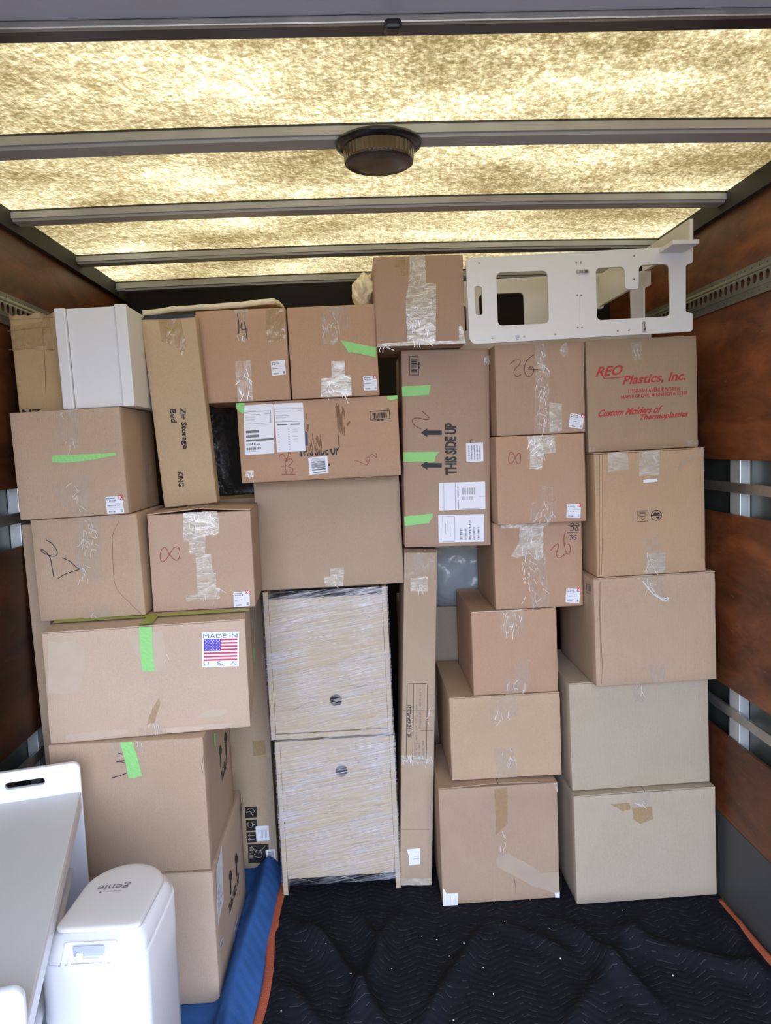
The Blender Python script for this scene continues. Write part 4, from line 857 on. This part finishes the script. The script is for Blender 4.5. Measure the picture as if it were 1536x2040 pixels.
B = Carton('cardboard_box', 'cardboard box with a looping blue-black scrawl on its front', [(60, 1040), (272, 1020), (290, 1228), (80, 1243)], 2.345, .33, TAN, 22.4, on=D, roll=1.3)
B.tape([(150, 1033), (200, 1028), (204, 1150), (172, 1158), (150, 1120)]); B.wrinkles(180, 1065, 26, 60, 22); B.wrinkles(170, 1140, 20, 30, 8); B.tape([(165, 1210), (225, 1205), (226, 1233), (170, 1237)], 'tape'); B.wrinkles(188, 1228, 30, 20, 6)
B.front.stroke('handwriting', M['pen_black'], [[(93, 1076), (104, 1083), (113, 1095), (114, 1105), (106, 1108), (90, 1103), (82, 1097), (85, 1095), (94, 1102), (101, 1113), (105, 1135), (108, 1149)], [(125, 1111), (140, 1118), (152, 1129), (158, 1134), (140, 1140), (126, 1146), (115, 1153)]], 1.7)
B.front.stroke('score_line', M['torn'], [[(238, 1038), (226, 1062), (225, 1090), (230, 1165), (258, 1200), (287, 1228)]], .7)
A = Carton('cardboard_box', 'cardboard box with a ragged horizontal bar of green tape in the left column', [(15, 822), (233, 812), (262, 1025), (43, 1037)], 2.336, .36, TAN, 23.7, on=B)
A.front.poly('green_tape', M['green'], [(105, 908), (230, 902), (231, 907), (190, 915), (160, 919), (130, 922), (105, 921)], .0014, jag=.0007)
A.tape([(110, 817), (158, 814), (162, 885), (118, 888)], 'tape'); A.wrinkles(140, 882, 26, 8, 3); A.wrinkles(124, 822, 4, 10, 2); A.tape([(105, 965), (175, 945), (176, 1000), (166, 1028), (150, 1030), (110, 990)], 'tape'); A.wrinkles(150, 990, 24, 60, 7)
A.ship_label((214, 1024), (248, 1022), (210, 990), seed=8)
A.right.poly('packing_tape', M['tape'], [(288, 925), (296, 922), (302, 1000), (292, 1004)], .001)
Cx = Carton('cardboard_box', 'square cardboard box with a large red 8 and a stepped patch of pale tape', [(293, 1025), (500, 1015), (508, 1210), (305, 1225)], 2.405, .30, (.50, .350, .255), 24.1, top='fb', topbulge=.012, on=D, yaw=3)
Cx.tape([(365, 1021), (433, 1018), (438, 1060), (430, 1066), (410, 1066), (408, 1102), (400, 1103), (421, 1104), (424, 1140), (430, 1141), (431, 1170), (438, 1172), (438, 1192), (372, 1198), (371, 1186), (394, 1184), (390, 1105), (378, 1102), (376, 1080), (366, 1078)], 'tape2', jag=.001)
Cx.wrinkles(402, 1040, 50, 34, 22); Cx.wrinkles(420, 1185, 30, 30, 5)
Cx.front.stroke('handwriting', M['pen_red'], [[(338, 1104), (346, 1092), (355, 1090), (359, 1102), (355, 1115), (347, 1114), (338, 1104), (330, 1091), (323, 1094), (319, 1108), (323, 1119), (331, 1114), (338, 1104)]], 1.6)
Cx.ship_label((466, 1210), (498, 1207), (465, 1180), seed=9)
q = [Cx.topf.uv(*p) for p in ((372, 1020), (432, 1017), (424, 1000), (380, 1002))]; Cx.topf.poly('packing_tape', M['tape'], None, .016, uvs=q)
Ex = Carton('cardboard_box', 'tall flat cardboard box behind the left stack with black handling symbols near its foot', [(330, 1000), (506, 992), (556, 1727), (400, 1731)], 2.93, .24, (.46, .35, .235), 25.9, zb=.011, roll=0.6, bulge=.001)
f = Ex.front
syms = [(488, 1606, 511, 1629), (490, 1632, 512, 1655), (491, 1657, 512, 1679), (494, 1681, 535, 1719)]
for i, (x0, y0, x1, y1) in enumerate(syms):
    b_ = f.poly('handling_symbol', M['ink'], [(x0, y0 + 1), (x1, y0), (x1 + 1, y1 - 1), (x0 + 1, y1)], .001, sub=False); cx = (x0 + x1) / 2; cy = (y0 + y1) / 2
    if i == 0: st = [[(cx - 8, cy + 2), (cx - 5, cy - 6), (cx + 3, cy - 7), (cx + 7, cy - 1), (cx + 2, cy + 1), (cx - 2, cy - 2), (cx - 8, cy + 2)], [(cx, cy), (cx + 5, cy + 8)]]
    elif i == 1: st = [[(cx - 7, cy - 6), (cx - 6, cy + 3), (cx, cy + 4), (cx + 2, cy), (cx, cy - 6), (cx - 7, cy - 6)], [(cx + 2, cy - 1), (cx + 8, cy - 2)]]
    elif i == 2: st = [[(cx - 7, cy - 4), (cx + 6, cy - 4)], [(cx - 7, cy - 4), (cx - 3, cy - 7)], [(cx - 7, cy - 4), (cx - 3, cy - 1)], [(cx - 7, cy + 4), (cx + 6, cy + 4)], [(cx - 7, cy + 4), (cx - 3, cy + 7)], [(cx - 7, cy + 4), (cx - 3, cy + 1)]]
    else: st = [[(cx - 8, cy + 2), (cx - 3, cy - 6), (cx + 5, cy - 5), (cx + 7, cy + 6), (cx - 2, cy + 8), (cx - 8, cy + 2)], [(cx - 14, cy - 15), (cx - 3, cy - 2)], [(cx + 14, cy - 15), (cx, cy)]] + [[(cx - 17, cy - 12 + 3 * t), (cx - 10, cy - 12 + 3 * t)] for t in range(8)]
    f.stroke('symbol_lines', M['residue'], st, .8, .0014, b_)
doc_label(f, (511, 1676), (537, 1674), (509, 1646), [], [rect(.2 + .1 * i, .2, .23 + .1 * i, .8) for i in range(7)], 'paper_label'); doc_label(f, (532, 1726), (551, 1724), (529, 1693), bars(.25, .2, .8, .9, 16, 5, True), [], 'barcode_label')
Ex.tape([(503, 1476), (528, 1474), (530, 1503), (504, 1506)], 'tape_brown'); Ex.tape([(515, 1230), (526, 1230), (556, 1726), (540, 1726)], 'tape')
f.stroke('green_tape', M['green'], [[(506, 1290), (507, 1318)]], 2.0); f.stroke('tape_crease_glint', M['crease'], [[(505, 1210), (503, 1250)], [(509, 1200), (507, 1280)]], .8, .0016)
q = Face(Ex.root, Ex.mw, (0, 0, 0), (1, 0, 0), (0, 1, 0), (0, 0, 1))
FLT = Carton('cardboard_box', 'long flat cardboard box wedged upright between the left wall and the left stack', [(50, 1045), (95, 1043), (130, 1480), (97, 1483)], 2.46, .50, TAN, 26.2, zb=.011, bulge=.001, roll=1.2)
ZB = Carton('cardboard_box', 'narrow tall cardboard box with sideways storage bed lettering', [(282, 635), (388, 627), (433, 1000), (325, 1004)], 2.53, .062, (.50, .36, .225), 27.4, bulge=.001, on=Cx, roll=3.5)
f = ZB.front
f.text('Zir Storage', M['ink'], (356, 813), (362, 895), (370, 812), bold=.035); f.text('Bed', M['ink'], (338, 815), (341, 842), (350, 815), bold=.02); f.text('KING', M['ink'], (354, 940), (356, 970), (365, 939), bold=.03)
ZB.tape([(315, 633), (340, 632), (345, 690), (322, 680)], 'tape_brown'); ZB.tape([(338, 632), (358, 630), (372, 690), (362, 707), (350, 690)], 'tape_brown'); f.poly('dark_tape', M['black'], [(282, 637), (290, 628), (320, 627), (388, 625), (388, 632), (330, 636)], .001)
FL = Carton('cardboard_box', 'old cardboard box with a crumpled top at the far left wall, behind the white cabinet', [(15, 635), (106, 632), (134, 822), (42, 826)], 2.44, .28, (.47, .33, .17), 28.8, bulge=.002, on=A)
f = FL.front; FL.tape([(17, 650), (88, 640), (92, 690), (19, 700)], 'tape_brown'); FL.tape([(84, 632), (100, 634), (106, 700), (92, 700)], 'tape_brown'); f.stroke('crease', M['torn'], [[(15, 660), (60, 655), (100, 652)], [(18, 697), (60, 695), (110, 697)], [(84, 640), (90, 720), (92, 790)]], .9)
f.text('NZ', M['ink'], (44, 829), (82, 828), (44, 816), bold=.03)
vs = []; fs = []; r_ = random.Random(2)
for i in range(13):
    x = -FL.w / 2 + FL.w * i / 12; vs += [(x, -FL.d / 2 - .002, FL.h - .002), (x, -FL.d / 2 - .004 + r_.uniform(-.006, .004), FL.h + r_.uniform(.004, .016)), (x, -FL.d / 2 + .05, FL.h + .002)]
for i in range(12):
    for j in range(2): a = i * 3 + j; fs.append((a, a + 1, a + 4, a + 3))
link('crumpled_flap', me_from('crumpled_flap', vs, fs), FL.mat, FL.root)
# boxes partly seen in the gaps
GB = Carton('cardboard_box', 'shadowed cardboard box in the gap under the grey plastic bag', [(800, 1215), (930, 1205), (925, 1330), (800, 1335)], 3.15, .35, (.40, .33, .25), 30.1, roll=0, zb=.011)

# ================================================================ WRAPPED NIGHTSTANDS
def nightstand(label, cx, y, zb, h, w_, flip, holez, roll=0.0, seam=None):
    t = thing('nightstand', label, 'nightstand', (cx, y, zb), (0, math.radians(-roll), 0), 'shrink-wrapped oak nightstands')
    d = .38; th = .018; leg = .058 if not flip else .028
    for q in (-1, 1):
        a = q * w_ / 2; b = q * (w_ / 2 - th)
        link('side_panel', box_me('side_panel', min(a, b), max(a, b), 0, d, 0, h, .0015), M['oak'], t)
    z0, z1 = (0.020, h - leg) if flip else (leg, h - .018)
    wi = w_ / 2 - th - .002
    link('carcass_panel', box_me('carcass_panel', -wi, wi, .012, d, z0 - .0 if flip else leg, z0 + .016 if flip else leg + .018), M['oak'], t)
    link('top_panel', box_me('top_panel', -wi - .0015, wi + .0015, .0, d, (0 if flip else h - .018), (.018 if flip else h)), M['oak'], t)
    link('back_panel', box_me('back_panel', -wi, wi, d - .01, d, z0, z1), M['oak'], t)
    dz0 = z0 + (.001 if flip else .0185); dz1 = z1 - .0012
    hx = .020
    loops = [[(-wi - .0012, dz0), (wi + .0012, dz0), (wi + .0012, dz1), (-wi - .0012, dz1)], [(hx + .023 * math.cos(i * PI / 16), holez + .023 * math.sin(i * PI / 16)) for i in range(32)]]
    dr = link('drawer_front', plate_me('drawer_front', loops, .016), M['oak'], t, (0, .006, 0))
    link('drawer_box', box_me('drawer_box', -wi + .03, wi - .03, .10, d - .03, dz0 + .03, dz1 - .03), M['darkoak'], dr, (0, -.006, 0))
    if seam: link('drawer_seam', box_me('drawer_seam', -wi + .004, wi - .004, .0035, .008, seam - .0015, seam + .0015), M['oak'], t)
    # stretch film sleeve wound around the piece
    vs = []; fs = []; NZ = 46; per = []
    n_ = 26
    for i in range(n_ + 1): per.append((-w_ / 2 - .004 + (w_ + .008) * i / n_, -.004))
    for i in range(1, 10): per.append((w_ / 2 + .004, -.004 + (d + .008) * i / 9))
    for i in range(1, n_ + 1): per.append((w_ / 2 + .004 - (w_ + .008) * i / n_, d + .004))
    for i in range(1, 9): per.append((-w_ / 2 - .004, d + .004 - (d + .008) * i / 9))
    za, zc = (.0, h + .002) if flip else (.040, h + .012)
    m_ = len(per)
    for j in range(NZ + 1):
        z = za + (zc - za) * j / NZ
        for (x, yy) in per:
            k_ = .0022 * noise.noise(Vector((x * 5 + cx, yy * 4, z * 34 + x * 6))); vs.append((x * (1 + k_), yy - abs(k_) * (1 if yy < .1 else -1), z))
    for j in range(NZ):
        for i in range(m_): fs.append((j * m_ + i, j * m_ + (i + 1) % m_, (j + 1) * m_ + (i + 1) % m_, (j + 1) * m_ + i))
    wr = link('stretch_wrap', me_from('stretch_wrap', vs, fs, True), M['wrap'], t); wr['label'] = 'clear glossy stretch film'
    # pale slivers painting the glints along creases of film
    r = random.Random(int(h * 1000)); st = []; vv = []; ff = []
    for q in range(300):
        x = r.uniform(-w_ / 2, w_ / 2 * .8); z = r.uniform(za + .02, zc - .02); L = r.uniform(.015, .14); a = r.choice((.10, .16, .22, .30, .14, .12, -.35)) + r.uniform(-.05, .05)
        if x + L > w_ / 2: L = w_ / 2 - x
        hw = r.uniform(.0002, .0008); i = len(vv); vv += [(x, -.0075, z - hw), (x + L, -.0075, z + a * L), (x, -.0075, z + hw)]; ff.append((i, i + 1, i + 2))
    link('film_crease_glint', me_from('film_crease_glint', vv, ff), M['crease'], wr)
    return t
M['darkoak'] = simple('drawer_inside_board', (.07, .055, .04), .7)
bl = (atY(553, 1478, 2.735), atY(790, 1463, 2.735)); nightstand('lower oak nightstand in clear wrap, standing on the black blanket', -.125, 2.735, .011, .602, .446, False, 1.7 + (atY(675, 1538, 2.735).z - 1.7) - .011, 0.35, seam=.31)
nightstand('upper oak nightstand in clear wrap, upside down under the wide plain box', -.136, 2.735, .622, .557, .455, True, atY(658, 1397, 2.735).z - .622, 0.35)

# ================================================================ WHITE BOARD ASSEMBLY (top right)
Yw = 2.555
def crop4(x, y): return (900 + x / 2.954, 420 + y / 2.954)
org = atY(1150, 672, Yw)
tw = thing('toddler_tower', 'white board frame with rounded windows and metal latches on the top right boxes', 'folding step tower', (org.x + .006, Yw, org.z + .003))
def L2(x, y): p = atY(*crop4(x, y), Yw); return (p.x - org.x, p.z - org.z)
outer = round_loop([L2(72, 283), L2(1190, 222), L2(1408, 210), L2(1408, 310), L2(1368, 326), L2(1368, 600), L2(1408, 607), L2(1408, 715), L2(95, 792)], [.018, 0, 0, .006, .006, .006, .006, .010, .024])
w1 = round_loop([L2(252, 370), L2(552, 358), L2(562, 668), L2(262, 682)], .016)
sl = round_loop([L2(123, 450), L2(165, 450), L2(172, 617), L2(132, 619)], .007)
w2 = round_loop([L2(838, 343), L2(1006, 335), L2(1015, 468), L2(1091, 466), L2(1092, 326), L2(1270, 318), L2(1278, 625), L2(846, 650)], [.015, .015, .008, .010, .015, .016, .016, .015])
fb = link('front_board', plate_me('front_board', [outer, w1, sl, w2], .012, .0012), M['white'], tw)
bbk = link('back_board', plate_me('back_board', [outer, w1, sl, w2], .012, .0012), M['white'], tw, (0, .36, 0))
dx, dz = L2(1063, 240); _, dz2 = L2(1063, 455)
link('divider_panel', box_me('divider_panel', dx - .006, dx + .006, .0125, .3595, dz2, dz - .004, .001), M['white'], tw)
x1_, z1_ = L2(1395, 215); x0_, _ = L2(1190, 222)
link('ledge', box_me('ledge', x0_ + .010, x1_ - .022, -.115, -.0005, z1_ - .020, z1_ - .006, .002), M['white'], tw)
# upright end board above the ledge
link('end_panel', box_me('end_panel', x1_ - .012, x1_ + .001, -.02, .40, z1_ + .0055, z1_ + .085, .001), M['white'], tw)
link('seam_strip', box_me('seam_strip', L2(742, 500)[0] - .0004, L2(742, 500)[0] + .0004, -.0004, .001, L2(742, 690)[1], L2(742, 502)[1]), M['pale'], fb)
def screw(x, y, r=.0034):
    a, b = L2(x, y); v, f = lathe([(.0001, -.0012), (r * .6, -.0012), (r, 0)], 12); o = link('screw', me_from('screw', [(p[0], p[2], p[1]) for p in v], f), M['screw'], tw, (a, 0, b)); return o
for x, y in ((150, 312), (723, 310), (748, 310), (728, 502), (752, 502), (732, 692), (757, 692), (1063, 270), (1063, 408), (967, 712), (1033, 708), (600, 732), (416, 744), (230, 754)): screw(x, y)
def latch(cx, cy, ang, s=1.0):
    a, b = L2(cx, cy); e_ = link('latch', box_me('latch', -.016 * s, .016 * s, -.0055, 0, -.0045 * s, .0045 * s, .001), M['screw'], tw, (a, -.0005, b)); e_.rotation_euler = (0, ang, 0)
    link('latch_loop', box_me('latch_loop', -.004 * s, .016 * s, -.0075, -.0056, -.0055 * s, .0055 * s, .0012), M['steel'], e_)
    link('latch_grip', box_me('latch_grip', .002 * s, .012 * s, -.009, -.0076, -.0042 * s, .0042 * s, .001), simple('brown_grip', (.10, .055, .04), .5), e_)
    v, f = lathe([(.0001, -.004), (.006 * s, -.004), (.007 * s, 0)], 16); link('latch_hook', me_from('latch_hook', [(p[0], p[2], p[1]) for p in v], f), M['steel'], e_, (-.020 * s, -.001, 0))
latch(765, 364, 0, .95); latch(1119, 694, math.radians(90), .8)
a, b = L2(376, 745); link('clasp_plate', box_me('clasp_plate', -.007, .007, -.0015, 0, -.004, .004, .001), M['plastic_in'], tw, (a, 0, b)); link('clasp_catch', box_me('clasp_catch', -.003, .003, -.005, 0, -.009, -.005, .0008), M['screw'], tw, (a, 0, b))

# ================================================================ WHITE CABINET (top left)
p = [atY(x, y, 2.37) for x, y in ((105, 588), (247, 582), (273, 808), (127, 812))]
cx = sum(a.x for a in p) / 4; wC = ((p[1] - p[0]).length + (p[2] - p[3]).length) / 2; hC = ((p[0] - p[3]).length + (p[1] - p[2]).length) / 2
cb = thing('white_cabinet', 'glossy white cabinet standing upside down on the upper left box', 'cabinet', (cx + .004, 2.37, A.topz + .004), (0, math.radians(-A.roll), 0))
hC = .305
link('carcass', box_me('carcass', -wC / 2 + .002, wC / 2 - .002, .012, .42, 0, hC, .002), M['white'], cb)
link('door_panel', box_me('door_panel', -wC / 2 + .034, wC / 2 - .036, .004, .0118, .001, hC - .001, .003), M['white'], cb)
link('left_stile', box_me('left_stile', -wC / 2, -wC / 2 + .033, -.006, .0118, 0, hC, .003), M['white'], cb)
link('right_stile', box_me('right_stile', wC / 2 - .035, wC / 2, -.010, .0118, 0, hC + .002, .002), M['white'], cb)

# ================================================================ THINGS IN THE GAPS
bp_ = thing('black_wrapped_panel', 'black film-wrapped panel deep in the gap right of the storage bed box', 'wrapped panel', (-.50, 3.22, .011))
link('panel_board', box_me('panel_board', -.22, .22, 0, .08, 0, 1.95, .01), M['blackfilm'], bp_)
bm = bmesh.new(); bmesh.ops.create_icosphere(bm, subdivisions=5, radius=1)
for v in bm.verts:
    q = v.co.copy(); n_ = noise.noise(q * 2.2) * .10 + abs(noise.noise(q * 5 + Vector((3, 1, 0)))) * .06
    v.co = Vector((math.copysign(abs(q.x) ** .75, q.x) * .16, math.copysign(abs(q.y) ** .75, q.y) * .15, math.copysign(abs(q.z) ** .75, q.z) * .15)) * (1 + n_)
gb = link('plastic_bag', bm_done(bm, 'plastic_bag', True), M['greybag'], None, (.40, 3.27, GB.base.z + GB.h + .135))
tag(gb, 'puffy grey plastic bag of soft goods in the gap above the tall narrow box', 'plastic bag')
def limp_sheet(name, x0, x1, y0, y1, z, amp, seed, thick, tilt=0):
    o = sheet(name, x0, x1, y0, y1, 40, 16, lambda x, y: z + tilt * (x - x0) + .12 * (y - y0) + amp * noise.noise(Vector((x * 5 + seed, y * 6, seed))) + .3 * amp * noise.noise(Vector((x * 17, y * 13, seed))), M['foam'], thick); return o
fo = limp_sheet('foam_sheet', -.73, -.27, 2.71, 3.10, 2.202, .012, 3, .018, .05); tag(fo, 'cream foam sheet lying behind the top row of boxes', 'foam sheet')
bm = bmesh.new(); bmesh.ops.create_icosphere(bm, subdivisions=4, radius=1)
for v in bm.verts:
    q = v.co.copy(); v.co = Vector((q.x * .045, q.y * .09, q.z * .062)) * (1 + .25 * noise.noise(q * 2.0) + .08 * noise.noise(q * 5))
fo2 = link('packing_paper', bm_done(bm, 'packing_paper'), M['foam'], None, (.052, 2.80, 2.255)); tag(fo2, 'crumpled cream packing paper poking out left of the topmost box', 'packing paper')
fo2.data.transform(Matrix.Identity(4))

# ================================================================ DIAPER PAIL (bottom left)
pl = thing('diaper_pail', 'white glossy plastic pail with a domed lid at the lower left', 'pail', (-.590, 1.650, .011), (0, 0, math.radians(-1)))
HW, HB, RZ = .112, .172, .650        # half width, half length, rim height
def dshape(t, hw, hb, rc=.042):
    """outline: straight back with rounded corners towards the camera (-y), round at the far end; t in 0..1"""
    pts = []
    n = 14
    for i in range(n + 1): a = PI * i / n; pts.append((hw * math.cos(a), hb - hw * 1.05 + hw * 1.05 * math.sin(a)))
    for i in range(n + 1): a = PI + PI / 2 * i / n; pts.append((-hw + rc + rc * math.cos(a), -hb + rc + rc * math.sin(a)))
    for i in range(n + 1): a = -PI / 2 + PI / 2 * i / n; pts.append((hw - rc + rc * math.cos(a), -hb + rc + rc * math.sin(a)))
    return pts
def loft(rings, close_top=True, close_bot=True):
    vs = []; fs = []; m_ = len(rings[0])
    for r in rings: vs += r
    for j in range(len(rings) - 1):
        for i in range(m_): fs.append((j * m_ + i, j * m_ + (i + 1) % m_, (j + 1) * m_ + (i + 1) % m_, (j + 1) * m_ + i))
    if close_bot: fs.append(tuple(range(m_))[::-1])
    if close_top: fs.append(tuple((len(rings) - 1) * m_ + i for i in range(m_)))
    return vs, fs
def lev(hw, hb, zf, rc=.042, dy=0.0):
    return [(x, y + dy, zf(x, y + dy) if callable(zf) else zf) for x, y in dshape(0, hw, hb, rc)]
# body flares slightly, rim dips at the back
rings = [lev(HW * .93, HB * .95, 0), lev(HW * .945, HB * .96, .01), lev(HW * .975, HB * .985, .35), lev(HW, HB, RZ - .004), lev(HW - .003, HB - .003, RZ), lev(HW - .006, HB - .006, RZ - .001), lev(HW - .007, HB - .007, RZ - .05)]
v, f = loft(rings, True, True); link('pail_body', me_from('pail_body', v, f, True), M['plastic'], pl)
# upper shell (domed hood), leaning back from the hinge end
hood = lambda dz, k=1.0: (lambda x, y: RZ + dz + k * .030 * max(0, min(1, (y + HB) / .12)))
SL = lambda h: (lambda x, y: RZ + h * (1 - .45 * max(0, (y + HB - .05) / .33)))
rings = [lev(HW - .005, HB - .005, RZ - .004), lev(HW - .0045, HB - .006, SL(.008)), lev(HW - .010, HB - .016, SL(.022), .044, .002), lev(HW - .018, HB - .030, SL(.032), .040, .004), lev(HW - .028, HB - .044, SL(.037), .036, .006)]
v, f = loft(rings, True, False); hd = link('pail_hood', me_from('pail_hood', v, f, True), M['plastic'], pl)
# lid plate with its own outline on top
lidz = lambda x, y: SL(.040)(x, y) + .006 * (1 - (x / .10) ** 2)
LR = []
for q, dz in ((1.0, -.004), (1.0, .0), (.985, .0035), (.93, .005), (.80, .0058), (.6, .006), (.35, .006), (.1, .006)):
    LR.append([(x * q, (y - .0) * q + .012, lidz(x * q, (y - .0) * q + .012) + dz) for x, y in dshape(0, HW - .022, HB - .036, .026)])
v, f = loft(LR, True, True); lid = link('lid', me_from('lid', v, f, True), simple('satin_white_lid', (.74, .73, .72), .42), pl)
# hinge recess block facing the camera
hz = RZ + .004
def pbox(name, x0, x1, y0, y1, z0, z1, mat, bev=.002, parent=pl): return link(name, box_me(name, x0, x1, y0, y1, z0, z1, bev, 3), mat, parent)
loopsH = [round_loop([(-.055, 0), (.055, 0), (.055, .044), (-.055, .044)], [.002, .002, .006, .006]), round_loop([(-.034, .004), (.030, .004), (.030, .036), (-.034, .036)], [.002, .002, .008, .008]), round_loop([(-.047, .002), (-.041, .002), (-.041, .026), (-.047, .026)], .0029), round_loop([(.041, .002), (.047, .002), (.047, .026), (.041, .026)], .0029)]
hp = link('hinge_panel', plate_me('hinge_panel', loopsH, .004, .0006), M['plastic'], pl, (-.002, -HB - .0030, RZ + .001)); hp.rotation_euler = (math.radians(-42), 0, 0)
hc = pbox('hinge_cavity_shade', -.034, .030, -HB + .010, -HB + .014, RZ + .002, RZ + .034, M['plastic_in'])  # flat greyer plate; the shade of the recess is put into its colour
link('hinge_pin', box_me('hinge_pin', -.014, .022, -HB + .000, -HB + .008, RZ + .006, RZ + .014, .003, 3), M['plastic'], hp, (0, HB - 0, -RZ)) if False else pbox('hinge_pin', -.012, .022, -HB + .001, -HB + .009, RZ + .004, RZ + .012, M['plastic'])
pbox('hinge_arm', -.026, -.012, -HB + .001, -HB + .010, RZ + .003, RZ + .024, M['plastic'], .003)
# logo reads upside down from the camera side
def lid_text(s, x0, x1, y0, y1, mat, bold=0):
    vs, fs = text_me(s, bold); V = []
    for a, b in vs: x = x1 + (x0 - x1) * a; y = y1 + (y0 - y1) * b; V.append((x, y, lidz(x, y) + .0072))
    return link('logo_text', me_from('logo_text', V, fs), mat, lid)
lid_text('genie', -.052, .020, .020, .052, M['logo'], .0)
lid_text('diaper', -.024, .010, .010, .017, M['faint']); 
v, f = lathe([(.0001, 0), (.0028, 0)], 10); link('logo_mark', me_from('logo_mark', v, f), M['logo'], lid, (-.038, .012, lidz(-.038, .012) + .0074))

# ================================================================ WHITE CHANGING TABLE (bottom left corner)
sc_ = 1.05; far = EYE + (atY(160, 1540, 2.0) - EYE) * sc_; near = EYE + (atZ(45, 1960, .87) - EYE) * sc_
zt_ = (far.z + near.z) / 2; dv = Vector((near.x - far.x, near.y - far.y)); Lt = dv.length; ang = math.atan2(dv.x, -dv.y)
ct = thing('changing_table', 'white changing table with a slotted raised end in the bottom left corner', 'changing table', (far.x, far.y, .009), (0, 0, ang))
# local frame: origin at far right edge, -y towards the near end, x to the right
Wt = .42
def end_panel(yoff, ztop, slot):
    lp = [round_loop([(-Wt, .0), (0, .0), (0, ztop), (-Wt, ztop)], [.01, .01, .022, .022])]
    if slot: lp.append(round_loop([(-.196, ztop - .050), (-.094, ztop - .050), (-.094, ztop - .030), (-.196, ztop - .030)], .0098))
    return link('end_panel', plate_me('end_panel', lp, .018, .002), M['plastic'], ct, (0, yoff, 0))
end_panel(0, zt_ + .01, True); end_panel(-Lt, zt_ - .005, False)
M['trayin'] = simple('satin_white_tray', (.66, .66, .66), .5)
# tray hung between the ends: sloping inner surface and side skirts
tz = zt_ - .075
link('tray_surface', box_me('tray_surface', -Wt + .002, -.002, -Lt + .0185, -.0005, tz - .012, tz, .003), M['trayin'], ct)
for a in (-.0195, -Wt + .002): link('tray_side', box_me('tray_side', a, a + .017, -Lt + .0185, -.0005, tz - .050, tz - .0125, .002), M['plastic'], ct)
for a in (-.048, -Wt + .048):
    v, f = lathe([(.0001, 0), (.011, 0), (.011, Lt - .019), (.0001, Lt - .019)], 20); o = link('dowel_rail', me_from('dowel_rail', v, f, True), M['plastic'], ct, (a, -.0005, zt_ - .305)); o.rotation_euler = (math.radians(90), 0, 0)
